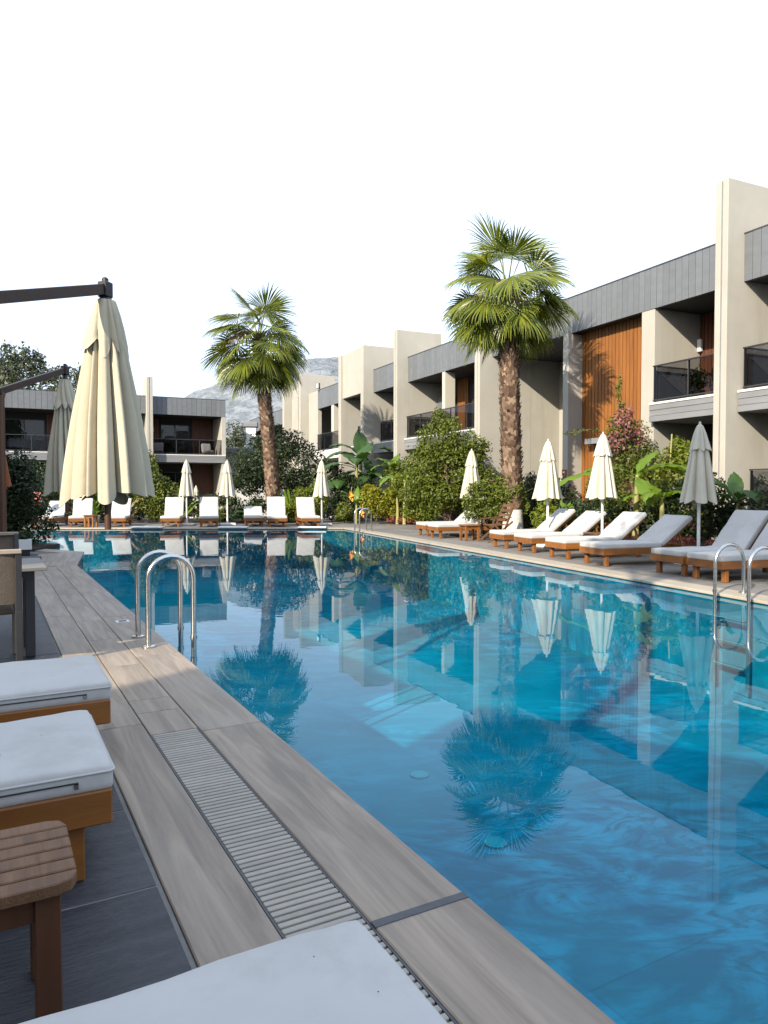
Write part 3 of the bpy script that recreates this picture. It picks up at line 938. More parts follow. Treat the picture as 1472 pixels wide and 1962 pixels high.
mt = link('mountain', grid_mesh('mountain', P, 'rock'))
mt['kind'] = 'structure'
# ------------------------------------------------------------------ plants
def unit(v): return v / np.maximum(1e-9, np.linalg.norm(v, axis=-1, keepdims=True))

def leaf_cloud(n, blobs, size, rng, shell=0.55, up=0.35, droop=0.0, asp=0.5):
    """blobs: (cx,cy,cz,rx,ry,rz[,weight]); returns V,F of folded leaf quads"""
    B_ = np.array([b[:6] for b in blobs], float)
    wts = np.array([b[6] if len(b) > 6 else b[3] * b[4] + b[4] * b[5] + b[3] * b[5] for b in blobs], float)
    pick = rng.choice(len(B_), n, p=wts / wts.sum())
    d = unit(rng.normal(size=(n, 3)))
    r = shell + (1 - shell) * rng.random(n) ** 0.6
    lump = 1 + 0.16 * np.sin(d[:, 0] * 5 + pick * 1.7) * np.cos(d[:, 1] * 6 + pick) + 0.10 * np.sin(d[:, 2] * 9 + pick * 2.1)
    c = B_[pick, :3] + d * B_[pick, 3:6] * (r * lump)[:, None]
    nrm = unit(d * 0.9 + rng.normal(size=(n, 3)) * 0.75 + np.array([0, 0, up]))
    ax = unit(np.cross(nrm, rng.normal(size=(n, 3))))
    ax[:, 2] -= droop
    ax = unit(ax)
    sd = unit(np.cross(nrm, ax))
    s = size * (0.6 + 0.8 * rng.random(n))[:, None]
    V = np.stack([c - ax * s, c + sd * s * asp - nrm * s * .12, c + ax * s, c - sd * s * asp - nrm * s * .12], 1).reshape(-1, 3)
    F = np.arange(4 * n).reshape(n, 4)
    return V, F

def trunk_mb(mb, base, top, r0, r1, wob=0.1, seg=6, rng=None, n=9):
    rng = rng or RNG
    p0, p1 = Vector(base), Vector(top)
    path = [p0.lerp(p1, i / seg) + Vector((rng.normal() * wob * .4, rng.normal() * wob * .4, 0)) * (0 if i in (0,) else 1) for i in range(seg + 1)]
    mb.tube(path, [r0 + (r1 - r0) * i / seg for i in range(seg + 1)], n)
    return path[-1]

def tree(name, label, cat, loc, blobs, nleaf, leaf, mat, trunk_h=None, tr=0.07, group=None, seed=1, asp=0.5, shell=0.5, limbs=6, ntr=1):
    rng = np.random.default_rng(seed)
    t = thing(name, label, cat, loc, 0, group)
    bl = []
    for b in blobs:
        bl.append(b)
        for k in range(9):
            d = unit(rng.normal(size=3))
            f = 0.34 + .18 * rng.random()
            bl.append((b[0] + d[0] * b[3] * .82, b[1] + d[1] * b[4] * .82, b[2] + d[2] * b[5] * .82, b[3] * f, b[4] * f, b[5] * f))
    V, F = leaf_cloud(nleaf, bl, leaf, rng, shell, asp=asp)
    V[:, 2] = np.maximum(V[:, 2], 0.03)
    link('crown', fast_mesh('crown', V, F, mat), t)
    mb = MB()
    zc = np.mean([b[2] for b in blobs])
    for q in range(ntr):
        bx, by = (0, 0) if ntr == 1 else (rng.normal() * .18, rng.normal() * .12)
        th = trunk_h if trunk_h else zc * .6
        top = trunk_mb(mb, (bx, by, -.05), (bx * 1.5 + rng.normal() * .06, by, th), tr, tr * .7, .06, rng=rng)
        for k in range(limbs):
            b = blobs[int(rng.integers(len(blobs)))]
            e = (b[0] + rng.normal() * b[3] * .5, b[1] + rng.normal() * b[4] * .5, b[2] + rng.random() * b[5] * .6)
            trunk_mb(mb, tuple(top), e, tr * .5, tr * .15, .12, 4, rng, 6)
    mb.build('trunk', 'bark', t, smooth=True, recalc=False)
    return t

# ---- fan palms
def frond_mesh(pitch, rng, pet=0.80, blade=1.08, nseg=46, mat='frond', spread=112, limp=1.0, name='frond', curl=0.0, roll=0.0):
    """fan leaf on a long stalk. pitch: elevation of the stalk (deg). x sideways, y outwards, z up; tips hang along -z"""
    V, F = [], []
    p_dir = np.array([0, math.cos(R(pitch)), math.sin(R(pitch))])
    pts = []
    p = np.zeros(3); d = p_dir.copy()
    for i in range(7):
        pts.append(p.copy())
        p = p + d * pet / 6
        d = unit(d + np.array([0, 0, -.055 - .03 * max(0, math.cos(R(pitch)))]))
    hub = pts[-1]
    bp = unit(pts[-1] - pts[-2] + np.array([0, 0, -.10]))
    side = unit(np.array([1.0, rng.normal() * .05, rng.normal() * .14]))
    side = unit(side - bp * np.dot(side, bp))
    up = np.cross(side, bp)
    side, up = side * math.cos(R(roll)) + up * math.sin(R(roll)), up * math.cos(R(roll)) - side * math.sin(R(roll))
    angs = np.linspace(-spread, spread, nseg)
    da = R(2 * spread / (nseg - 1))
    for ai, ang in enumerate(angs):
        a = R(ang + rng.normal() * 1.4)
        ac = abs(ang) / spread
        d = unit(math.sin(a) * side * (1 - .12 * ac) + math.cos(a) * bp + up * (0.20 - .34 * ac ** 2 + curl))
        L = blade * (0.78 + .22 * math.cos(a * .8)) * (0.90 + .18 * rng.random())
        ns = 9
        p = hub + d * .01
        hang = (0.50 + .75 * rng.random()) * limp
        base = len(V)
        split = .56 + .08 * rng.random()
        for i in range(ns + 1):
            t = i / ns
            wfull = L * t * math.tan(da / 2) * 1.05
            wtip = L * split * math.tan(da / 2) * max(0.0, 1 - (t - split) / (1.04 - split)) ** 0.75 if t > split else 1e9
            w = max(0.0012, min(wfull, wtip) * (0.85 if t > split else 1))
            sv = np.cross(d, up); ln = np.linalg.norm(sv)
            sv = sv / ln if ln > 1e-3 else side
            nv = np.cross(sv, d)
            V.extend([p - sv * w, p + nv * w * (.75 if ai % 2 else .45), p + sv * w])
            p = p + d * (L / ns)
            if t > split - .08:
                d = unit(d + np.array([0, 0, -hang * (t - split + .14)]) + rng.normal(size=3) * 0.03)
            else:
                d = unit(d + np.array([0, 0, -.028 * limp]))
        for i in range(ns):
            q = base + i * 3
            F.append((q, q + 1, q + 4, q + 3)); F.append((q + 1, q + 2, q + 5, q + 4))
    me = bpy.data.meshes.new(name)
    n_leaf = len(F)
    base = len(V)
    k = 5
    for i, p in enumerate(pts):
        w = 0.030 * (1 - .5 * i / 6)
        for q in range(k):
            an = 2 * PI * q / k
            V.append(p + side * math.cos(an) * w + up * math.sin(an) * w * .6)
    for i in range(6):
        for q in range(k):
            a, b = base + i * k + q, base + i * k + (q + 1) % k
            F.append((a, b, b + k, a + k))
    me.from_pydata([tuple(v) for v in V], [], F)
    me.materials.append(M[mat])
    me.materials.append(M['petiole'] if mat == 'frond' else M[mat])
    for i, p in enumerate(me.polygons):
        if i >= n_leaf: p.material_index = 1
    return me

def palm(label, base, lean, h, r0, r1, seed, scale=1.0, specs=None, white=0.75, group='fan palms by the pool'):
    rng = np.random.default_rng(seed)
    t = thing('fan_palm', label, 'palm tree', base, 0, group)
    path = [Vector((lean[0] * (i / 12) ** 1.2, lean[1] * (i / 12) ** 1.2, h * i / 12)) for i in range(13)]
    rad = [r0 * (1.18 - .18 * min(1, i / 2)) + (r1 - r0) * i / 12 for i in range(13)]
    mb = MB().tube(path, [r * .92 for r in rad], 16)
    # leaf base scales
    V = []; F = []
    nrow = int(h / 0.058)
    for i in range(nrow):
        z = white + (h - white) * (i + .5) / nrow
        f = z / h
        c = Vector((lean[0] * f ** 1.2, lean[1] * f ** 1.2, z))
        r = np.interp(f * 12, range(13), rad)
        m = 11
        for k in range(m):
            a = 2 * PI * (k + (i % 2) * .5 + rng.random() * .35) / m
            ca, sa = math.cos(a), math.sin(a)
            w = r * .30 * (.6 + .7 * rng.random()); ln = .085 * (.6 + 1.1 * rng.random()); o = .012 + .065 * rng.random() ** 1.5
            tx, ty = -sa, ca
            b = len(V)
            V += [(c.x + ca * r * .90 + tx * w, c.y + sa * r * .90 + ty * w, c.z - .03), (c.x + ca * r * .90 - tx * w, c.y + sa * r * .90 - ty * w, c.z - .03),
                  (c.x + ca * (r + o) - tx * w * .45, c.y + sa * (r + o) - ty * w * .45, c.z + ln), (c.x + ca * (r + o) + tx * w * .45, c.y + sa * (r + o) + ty * w * .45, c.z + ln),
                  (c.x + ca * (r * .9), c.y + sa * (r * .9), c.z + ln * .7)]
            F += [(b, b + 1, b + 2, b + 3), (b + 3, b + 2, b + 4)]
    mb.add(V, F)
    trunk = mb.build('trunk', 'palm_bark', t, recalc=False)
    if white:
        MB().tube([(0, 0, -.02), (0, 0, white * .5), (lean[0] * .03, 0, white)], [r0 * 1.12, r0 * 1.05, r0 * 0.98], 18).build('painted_base', 'whitewash', trunk, smooth=True)
    top = Vector((lean[0], lean[1], h))
    # matted crown heart
    V2, F2 = leaf_cloud(260, [(0, 0, 0, .2 * scale, .2 * scale, .42 * scale)], .09, rng, .6, asp=.3)
    link('crown_heart', fast_mesh('crown_heart', V2, F2, 'frond_dry'), t, top + Vector((0, 0, -.05)))
    cache = {}
    def place(az, pitch, dz, sc, kind):
        key = (round(pitch / 8) * 8, kind, int(rng.integers(3)))
        if key not in cache:
            if kind == 'dry':
                cache[key] = frond_mesh(key[0], rng, .55, .8, 26, 'frond_dry', 95, 2.0)
            else:
                pt = key[0]
                rl = (-1, 0, 1)[key[2]] * (38 if pt > 45 else 24) + rng.normal() * 8
                cache[key] = frond_mesh(pt, rng, .80 if pt > 20 else .92, 1.08 if pt > 0 else 1.02, limp=(.9 if pt > 55 else 1.45), curl=(.10 if key[2] == 1 else -.03), roll=rl, spread=104)
        o = link('frond', cache[key], t, top + Vector((math.sin(R(az)) * .10, math.cos(R(az)) * .10, dz)), (rng.normal() * .10, rng.normal() * .20, R(-az)))
        o.scale = (sc * scale,) * 3
    for (az, pitch, dz, sc, kind) in specs:
        place(az, pitch, dz, sc, kind)
    return t

def palm_specs(seed, extra):
    rng = np.random.default_rng(seed)
    sp = []
    for (cnt, p0, p1, z0, z1) in ((4, 62, 82, .22, .32), (6, 30, 56, .12, .25), (7, -4, 24, .02, .15), (8, -38, -12, -.14, .02), (9, -68, -44, -.30, -.10)):
        off = rng.random() * 360
        for i in range(cnt):
            sp.append((off + 360 * i / cnt + rng.normal() * 14, rng.uniform(p0, p1), rng.uniform(z0, z1), rng.uniform(.82, 1.12), 'green'))
    for i in range(6):
        sp.append((rng.random() * 360, rng.uniform(-84, -66), -.35, .75, 'dry'))
    return sp + extra
# az: 0 away from the viewer, 90 right, 180 towards the viewer, 270 left; then pitch, lift, size
crown_a = [(204, 78, .34, 1.10), (165, 66, .28, .95), (250, 60, .25, .95), (110, 40, .2, 1.0), (215, 22, .12, 1.0), (75, 74, .3, 1.05), (320, 76, .3, 1.05), (66, 52, .25, 1.0), (270, 36, .22, 1.08), (305, 48, .25, 1.0), (20, 40, .2, 1.0),
           (94, 14, .14, 1.12), (178, 12, .16, 1.12), (262, 4, .08, 1.10), (220, -6, .08, 1.05), (130, 0, .08, 1.05), (0, 5, .1, 1.05), (330, 10, .1, 1.0), (40, 0, .1, 1.0),
           (112, -14, .0, 1.12), (150, -24, -.05, 1.10), (196, -32, -.08, 1.05), (240, -30, -.05, 1.10), (276, -26, -.05, 1.05), (310, -30, -.1, 1.0), (350, -30, -.1, 1.0), (35, -25, -.1, 1.05), (75, -28, -.08, 1.05),
           (100, -46, -.2, 1.0), (150, -60, -.25, .9), (222, -62, -.25, .9), (258, -50, -.22, 1.0), (300, -60, -.3, .9), (20, -60, -.3, .9), (60, -55, -.28, .95)]
def crown_list(base, seed, turn=0):
    rng = np.random.default_rng(seed)
    out = [(a + turn + rng.normal() * 5, p + rng.normal() * 4, z, s * (1 + rng.normal() * .04), 'green') for a, p, z, s in base]
    return out + [(236, 34, .2, .9, 'dry')] + [(rng.random() * 360, rng.uniform(-84, -68), -.38, .8, 'dry') for _ in range(6)]
more = [(90, -34, -.1, 1.0), (265, -40, -.15, 1.05), (245, -14, .0, 1.0), (60, 10, .1, 1.0), (290, 14, .1, 1.0), (125, 22, .15, 1.0), (235, 46, .22, 1.0)]
crown_a = crown_a + more
crown_b = [(198, 62, .3, 1.08), (110, 72, .3, 1.06), (180, 70, .25, .95), (278, 34, .2, 1.08), (84, 30, .2, 1.0), (0, 60, .3, 1.0), (40, 38, .2, 1.0), (320, 40, .2, 1.0), (150, 30, .15, .95),
           (262, -4, .05, 1.12), (205, 4, .1, 1.0), (100, -2, .05, 1.05), (145, -8, .05, 1.0), (0, 0, .1, 1.0), (300, 0, .1, 1.0), (50, 0, .1, 1.0)] + crown_a[19:] + [(225, 48, .2, 1.0), (20, 74, .3, 1.0)]
palm('tall fan palm with shaggy crown behind the far loungers, left of the two', (-4.30, 28.4, 0), (-0.62, 0.0), 7.05, 0.29, 0.22, 3, 1.16, crown_list(crown_b, 21))
palm('tall fan palm in front of the orange timber panel, right of the two', (3.40, 19.0, 0), (-0.16, 0.1), 6.38, 0.26, 0.225, 5, 0.91, crown_list(crown_a, 44))

# ---- bananas
def banana_leaf(L, W, pitch, bend, rng, mat, name='leaf'):
    ns, nw = 16, 9
    P = np.zeros((ns + 1, nw, 3))
    p = np.zeros(3); a = R(pitch)
    pet = 0.16
    for i in range(ns + 1):
        t = i / ns
        if t < pet: w = .018
        else:
            u = (t - pet) / (1 - pet)
            w = max(.004, W * (math.sin(PI * min(1, u * 1.0) ** 0.72) ** .62) * .5)
        tang = np.array([0, math.cos(a), math.sin(a)]); nor = np.array([0, -math.sin(a), math.cos(a)])
        for j in range(nw):
            s = (j / (nw - 1)) * 2 - 1
            lift = .30 * abs(s) * w * (1.0 - 1.5 * t) + .02 * math.sin(i * 2.1 + s * 3) * (abs(s)) + rng.normal() * .004
            P[i, j] = p + np.array([s * w, 0, 0]) + nor * lift - np.array([0, 0, .18 * W * s * s * t])
        p = p + tang * L / ns
        a -= R(bend) / ns * (0.4 + 1.3 * t)
    me = grid_mesh(name, P, mat)
    # split a few tears along the veins
    return me

def banana(label, loc, stems, leaves, seed, mat='banana', group=None, name='banana_plant'):
    """stems: (dx,dy,h,r); leaves: (stem, az, pitch, bend, L, W)"""
    rng = np.random.default_rng(seed)
    t = thing(name, label, 'plant', loc, 0, group)
    for (dx, dy, h, r) in stems:
        MB().tube([(dx, dy, -.03), (dx + .01, dy, h * .5), (dx + rng.normal() * .02, dy, h)], [r, r * .8, r * .5], 10).build('stem', 'banana_stem', t, smooth=True)
    for (si, az, pitch, bend, L, W) in leaves:
        dx, dy, h, r = stems[si]
        link('leaf', banana_leaf(L, W, pitch, bend, rng, mat), t, (dx, dy, h - .06 * rng.random()), (0, 0, R(-az)))
    return t

def tuft(label, loc, n_, L, W, seed, mat='banana', p0=35, p1=85, name='strap_plant', cat='plant', group=None, bend=70):
    rng = np.random.default_rng(seed)
    t = thing(name, label, cat, loc, 0, group)
    vs = [banana_leaf(L * f, W, pp, bend, rng, mat) for f, pp in ((1, p0), (.9, (p0 + p1) / 2), (1.05, p1))]
    for i in range(n_):
        link('leaf', vs[i % 3], t, (rng.normal() * .04, rng.normal() * .04, 0), (0, rng.normal() * .15, rng.random() * 6.28))
    return t

# right bed
banana('banana plant with broad bright leaves behind the shaded parasol and fourth lounger', (5.75, 14.9, 0.04),
       [(0, 0, 1.05, .075), (-.35, .55, 1.55, .08)],
       [(0, -75, 22, 75, .95, .34), (0, 60, 30, 90, .9, .34), (0, -30, 55, 80, .8, .30), (0, 150, 40, 100, .8, .3), (0, -130, 35, 90, .8, .3),
        (1, -82, 14, 48, 1.65, .55), (1, 75, 34, 80, 1.3, .45), (1, 110, 30, 70, 1.3, .42), (1, -60, 30, 70, 1.2, .4), (1, -98, -8, 40, 1.15, .36), (1, 60, 60, 60, 1.0, .30), (1, 175, -20, 60, .9, .36)], 11)
banana('young banana plant with bright upright leaves at the foot of the timber panel', (4.55, 17.6, 0.04),
       [(0, 0, .45, .06)],
       [(0, -70, 40, 70, .75, .28), (0, 80, 38, 80, .8, .28), (0, 160, 50, 80, .7, .28), (0, -140, 45, 70, .7, .26), (0, 20, 65, 60, .8, .28), (0, -20, 70, 50, .7, .24), (0, 115, 25, 70, .75, .26)], 12)
banana('banana plant with darker leaves beside the nearest party wall', (7.0, 14.3, 0.04),
       [(0, 0, 1.0, .07), (.3, -.3, .5, .06)],
       [(0, -100, 35, 110, 1.1, .42), (0, 60, 40, 100, 1.0, .4), (0, 180, 40, 100, 1.0, .4), (0, -40, 60, 80, 1.0, .4), (0, 20, 70, 60, .9, .3),
        (1, 200, 30, 100, .9, .36), (1, -120, 30, 100, .9, .36), (1, 100, 30, 90, .9, .36)], 13, 'banana_dark')
banana('slim banana plant with pale crooked stems left of the round bush', (0.75, 26.4, 0.04),
       [(0, 0, 1.55, .075), (-.25, .2, .95, .07), (.5, .3, .9, .08), (.62, .15, .8, .07)],
       [(0, -70, 40, 95, 1.1, .36), (0, -120, 30, 100, 1.2, .4), (0, 60, 55, 80, 1.0, .34), (1, -60, 40, 90, .8, .3), (2, 70, 50, 80, .9, .3), (2, -20, 60, 70, .8, .3)], 14)
bc = banana('large banana clump with deep green leaves in front of the middle balconies', (-1.1, 29.6, 0.04),
       [(0, 0, 2.0, .10), (.5, .3, 1.5, .09), (-.6, .2, 1.3, .09), (.1, .9, 2.4, .10)],
       [(0, -80, 20, 85, 1.8, .55), (0, 70, 35, 80, 1.6, .5), (0, -40, 55, 80, 1.6, .5), (0, 30, 66, 60, 1.6, .46), (0, 180, 45, 100, 1.3, .46), (0, -120, 25, 90, 1.6, .5),
        (1, 80, 40, 70, 1.5, .40), (1, 50, 60, 60, 1.5, .40), (1, -20, 70, 50, 1.4, .36), (1, 160, 40, 90, 1.2, .4), (1, 105, 25, 60, 1.7, .42),
        (2, -95, 15, 90, 1.4, .5), (2, -60, 40, 90, 1.3, .45), (2, -160, 30, 100, 1.2, .45),
        (3, -70, 55, 90, 1.5, .55), (3, 60, 50, 90, 1.5, .55), (3, 0, 75, 50, 1.4, .5), (3, -20, 80, 20, 1.3, .5),
        (1, -60, 45, 90, 1.4, .46), (2, 40, 50, 80, 1.3, .46), (0, 110, 20, 80, 1.5, .5), (2, 180, 35, 100, 1.3, .5), (1, 200, 30, 100, 1.2, .45), (3, -110, 35, 100, 1.5, .55), (0, 150, 60, 80, 1.3, .42)], 15, 'banana_dark')
bc.scale = (1.18, 1.18, 1.08)

banana('bright banana plant with paddle leaves against the middle party wall', (0.35, 28.9, 0.04),
       [(0, 0, 2.15, .08)],
       [(0, -85, 20, 70, .95, .34), (0, -60, 50, 60, .95, .34), (0, 80, 35, 70, .9, .32), (0, 30, 65, 50, .9, .3), (0, 120, 20, 70, .9, .32), (0, 190, 40, 80, .8, .3)], 16)
banana('yellowish banana sucker with an orange flower spike by the far pool ladder', (-1.05, 27.0, 0.02),
       [(0, 0, .75, .06)],
       [(0, -70, 60, 60, .8, .24), (0, -110, 55, 70, .75, .24), (0, 60, 60, 60, .8, .24), (0, 10, 75, 40, .8, .22), (0, 150, 50, 80, .7, .22)], 17)
for (x, y, z, s) in ((-1.22, 26.6, 1.05, 1.0), (-.80, 26.4, .42, .8)):
    o = thing('flower_spike', 'hanging orange flower spike beside the far ladder, ' + ('upper one' if z > .8 else 'lower one'), 'flower', (x, y, z), 0, 'orange flower spikes')
    V, F = leaf_cloud(26, [(0, 0, 0, .06 * s, .06 * s, .17 * s)], .10 * s, np.random.default_rng(3), .4, droop=.9, asp=.35)
    link('petals', fast_mesh('petals', V, F, 'orange'), o)
    MB().tube([(0, 0, .15), (.03, .05, .34), (.1, .12, .30)], .012, 6).build('stalk', 'banana_stem', o)

# ---- bushes and trees on the right
tree('leafy_tree', 'round bushy green tree with pointed top in front of the middle balcony', 'tree', (2.15, 23.9, 0.04),
     [(0, 0, 1.75, 1.28, .95, 1.25), (-.25, 0, 2.9, .75, .65, .75), (.6, 0, 2.55, .75, .6, .65), (-.7, -.1, 1.0, .85, .7, .7), (-.3, 0, 3.45, .34, .3, .42), (.85, 0, 1.5, .65, .6, .8), (-.75, 0, 1.9, .6, .6, .7)], 21000, .050, 'leaf_mid', 1.1, .10, seed=31, ntr=2)
tree('leafy_bush', 'mid green bush overhanging the second lounger pair in front of the right palm', 'bush', (2.95, 19.15, 0.03),
     [(-.35, 0, 1.05, .50, .45, .42), (.35, -.05, 1.15, .50, .42, .42), (0, 0, .75, .55, .4, .3), (.55, 0, .8, .35, .35, .4), (-.55, 0, .7, .28, .3, .3)], 6500, .045, 'leaf_mid', .6, .035, seed=32, ntr=2)
tree('leafy_bush', 'dense dark bush at the foot of the right palm behind the first parasol', 'bush', (3.95, 20.2, 0.03),
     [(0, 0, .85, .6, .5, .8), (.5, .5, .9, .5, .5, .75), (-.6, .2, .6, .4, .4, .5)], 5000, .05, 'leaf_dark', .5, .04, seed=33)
tree('leafy_bush', 'bright green hedge bush between the banana plants and the round tree', 'bush', (1.0, 27.6, 0.04),
     [(-.3, 0, .95, .75, .6, .85), (.5, 0, 1.0, .7, .6, .9), (.1, .1, 1.55, .6, .5, .5)], 8500, .05, 'leaf_bright', .6, .04, seed=34)
tree('leafy_bush', 'mid green bush against the wall above the bright hedge', 'bush', (.95, 28.9, 0.04),
     [(0, 0, 1.6, .9, .6, .85), (.8, 0, 1.4, .6, .6, .8)], 6000, .055, 'leaf_mid', .9, .05, seed=35)
tree('leafy_bush', 'lime yellow bush beside the far pool ladder', 'bush', (-.25, 26.9, 0.04),
     [(0, 0, .75, .55, .5, .62), (.4, .1, .7, .45, .45, .6), (-.3, 0, 1.05, .35, .35, .4)], 5200, .05, 'leaf_lime', .4, .03, seed=36)
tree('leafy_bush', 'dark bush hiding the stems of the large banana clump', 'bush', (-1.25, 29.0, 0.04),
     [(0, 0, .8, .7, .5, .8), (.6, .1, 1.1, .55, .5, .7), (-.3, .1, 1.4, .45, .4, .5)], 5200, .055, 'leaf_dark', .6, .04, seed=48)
tree('leafy_bush', 'small grey green bush at the path end left of the far ladder', 'bush', (-1.55, 27.9, 0.02),
     [(0, 0, .4, .4, .4, .38)], 1500, .05, 'leaf_mid', .2, .02, seed=37)
tree('leafy_bush', 'green bush below the round tree beside its trunk', 'bush', (1.55, 24.6, 0.04),
     [(-.3, 0, .6, .55, .5, .6), (1.3, .1, .75, .5, .5, .7)], 4500, .05, 'leaf_bright', .4, .03, seed=38)
tree('flower_cover', 'low red flowering ground cover along the far deck edge', 'ground cover', (.42, 26.9, 0.03),
     [(0, 0, .12, .28, .25, .17), (.35, -.25, .13, .3, .25, .18), (.62, -.6, .12, .25, .2, .15)], 2600, .04, 'leaf_red', .1, .01, seed=39, limbs=2)
tree('flower_cover', 'low dark red ground cover around the banana stem by the shaded parasol', 'ground cover', (5.85, 14.3, 0.04),
     [(0, 0, .12, .4, .3, .18), (.6, -.7, .12, .35, .3, .18), (-.5, .4, .12, .35, .3, .17)], 2600, .035, 'leaf_red', .1, .01, seed=40, limbs=2)
# bougainvillea
bv = tree('flowering_shrub', 'tall climbing shrub with pink blossom against the beige pillar', 'shrub', (6.25, 18.35, 0.04),
     [(0, 0, 1.15, .75, .5, 1.0), (.05, 0, 2.2, .55, .4, .75), (-.2, 0, 2.75, .35, .3, .5), (.45, 0, 1.9, .4, .35, .6), (-.55, 0, 1.1, .5, .4, .6)], 9000, .042, 'leaf_mid', 1.2, .05, seed=41)
rng = np.random.default_rng(5)
V, F = leaf_cloud(650, [(-.25, -.25, 2.85, .38, .3, .42), (-.5, -.3, 2.4, .33, .25, .33), (-.15, -.2, 3.15, .2, .2, .3), (-.72, -.35, 1.75, .24, .2, .16), (.1, -.3, 2.55, .25, .2, .3)], .042, rng, .3, asp=.6)
link('blossom', fast_mesh('blossom', V, F, 'bract'), bv)
V, F = leaf_cloud(240, [(-.3, 0, 3.7, .10, .10, .40), (-.2, 0, 3.3, .12, .1, .2), (-.27, 0, 4.0, .05, .05, .22), (-1.15, -.3, 2.72, .55, .04, .05), (-1.6, -.35, 2.65, .25, .04, .05)], .04, rng, .2, asp=.5)
link('shoot', fast_mesh('shoot', V, F, 'leaf_mid'), bv)['kind'] = 'stuff'
MB().tube([(-.2, 0, 2.7), (-.3, 0, 3.4), (-.27, 0, 4.2)], .012, 5).tube([(-.5, -.1, 2.6), (-1.1, -.3, 2.74), (-1.8, -.35, 2.62)], .01, 5).build('cane', 'bark', bv)
tree('leafy_bush', 'light green feathery bush between the pink shrub and the shaded parasol', 'bush', (6.85, 16.9, 0.04),
     [(0, 0, 1.5, .5, .45, .8), (.1, 0, .8, .6, .5, .7)], 4200, .05, 'leaf_bright', .7, .04, seed=42)
MB().tube([(6.55, 16.6, 0), (6.56, 16.6, 1.3), (6.62, 16.6, 2.55)], [.025, .022, .018], 7).build('plant_stake', 'banana_stem')
tag(bpy.data.objects['plant_stake'], 'thin pale cane standing in the bed left of the shaded parasol', 'cane')
tree('leafy_bush', 'dark low bush behind the second and third right loungers', 'bush', (5.15, 16.2, 0.04),
     [(0, 0, .55, .7, .5, .5), (.7, -.6, .5, .6, .5, .45), (-.5, .8, .5, .5, .5, .45)], 5000, .045, 'leaf_dark', .3, .03, seed=43)
tree('leafy_bush', 'dark leafy bush under the right banana leaves beside the beige wall', 'bush', (6.6, 15.2, 0.04),
     [(0, 0, .8, .7, .6, .75), (.8, -.8, .6, .6, .6, .6)], 4800, .05, 'leaf_dark', .4, .04, seed=44)
tree('leafy_bush', 'grey green bush before the terrace railing on the far right', 'bush', (7.35, 13.6, 0.04),
     [(0, 0, .75, .45, .4, .7), (.3, -.5, .5, .5, .4, .5)], 3200, .05, 'leaf_olive', .3, .03, seed=45)
tree('leafy_bush', 'low green bush beside the whitewashed palm foot', 'bush', (4.2, 18.5, 0.03),
     [(0, 0, .5, .4, .35, .5)], 2200, .05, 'leaf_bright', .3, .03, seed=46)
tree('leafy_bush', 'dark foliage against the recess wall behind the right palm', 'bush', (5.3, 21.8, 0.04),
     [(0, 0, .8, .6, .5, .8), (-1.0, 1.6, .8, .7, .6, .8)], 3600, .055, 'leaf_dark', .5, .04, seed=47)

# ---- far side
tree('leafy_tree', 'broad dark green tree behind the left palm', 'tree', (-4.9, 31.6, 0.04),
     [(-.6, 0, 2.4, 1.25, 1.1, 1.25), (.9, 0, 2.35, 1.3, 1.1, 1.2), (.2, 0, 3.1, 1.0, .9, .8), (1.3, .1, 1.5, .8, .8, .7), (-1.0, .1, 1.6, .8, .8, .6)], 13000, .062, 'leaf_dark', 1.2, .12, seed=51)
tree('leafy_bush', 'tall green bush right of the near cream parasol', 'bush', (-9.0, 28.4, 0.04),
     [(-.3, 0, 1.4, .65, .6, 1.2), (.3, 0, .8, .8, .6, .8), (-.45, 0, 2.2, .38, .38, .6)], 8000, .055, 'leaf_mid', .8, .06, seed=52)
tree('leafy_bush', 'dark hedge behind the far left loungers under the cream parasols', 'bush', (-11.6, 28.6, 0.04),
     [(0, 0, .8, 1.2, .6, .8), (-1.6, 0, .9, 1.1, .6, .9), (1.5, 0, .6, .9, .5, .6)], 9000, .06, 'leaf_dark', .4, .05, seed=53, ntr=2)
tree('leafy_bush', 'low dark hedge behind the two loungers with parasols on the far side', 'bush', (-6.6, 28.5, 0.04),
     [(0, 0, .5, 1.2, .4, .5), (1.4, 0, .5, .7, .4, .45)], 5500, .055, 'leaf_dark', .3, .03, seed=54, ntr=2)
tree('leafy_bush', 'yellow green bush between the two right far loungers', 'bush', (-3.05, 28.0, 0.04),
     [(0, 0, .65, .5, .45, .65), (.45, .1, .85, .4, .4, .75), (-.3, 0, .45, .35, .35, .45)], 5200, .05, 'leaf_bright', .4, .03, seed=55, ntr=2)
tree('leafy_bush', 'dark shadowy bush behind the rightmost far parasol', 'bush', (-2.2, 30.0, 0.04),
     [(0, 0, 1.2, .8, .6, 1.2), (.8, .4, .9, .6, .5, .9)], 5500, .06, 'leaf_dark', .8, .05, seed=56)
tree('leafy_bush', 'low green shrub beside the far left palm foot', 'bush', (-4.0, 27.7, 0.04),
     [(0, 0, .35, .4, .35, .35)], 1600, .05, 'leaf_bright', .2, .02, seed=57)
tuft('tall upright strap leaved plant right of the left palm trunk', (-3.75, 28.2, .04), 10, 1.35, .16, 61, 'banana', 72, 86, bend=25)
tuft('bright spiky plant between the two far parasols', (-6.4, 27.9, .04), 14, .95, .11, 62, 'banana', 35, 80)
tuft('dry grassy plant beside the left of the two far parasols', (-6.95, 28.1, .04), 16, 1.1, .05, 63, 'frond_dry', 40, 85)
tuft('dark broad leaved plant right of the second far parasol', (-5.25, 27.8, .04), 9, .9, .34, 64, 'banana_dark', 45, 80)
tuft('pale spiky potted plant left of the near cream parasol pole', (-11.15, 27.6, .22), 16, .8, .07, 65, 'banana', 45, 85)
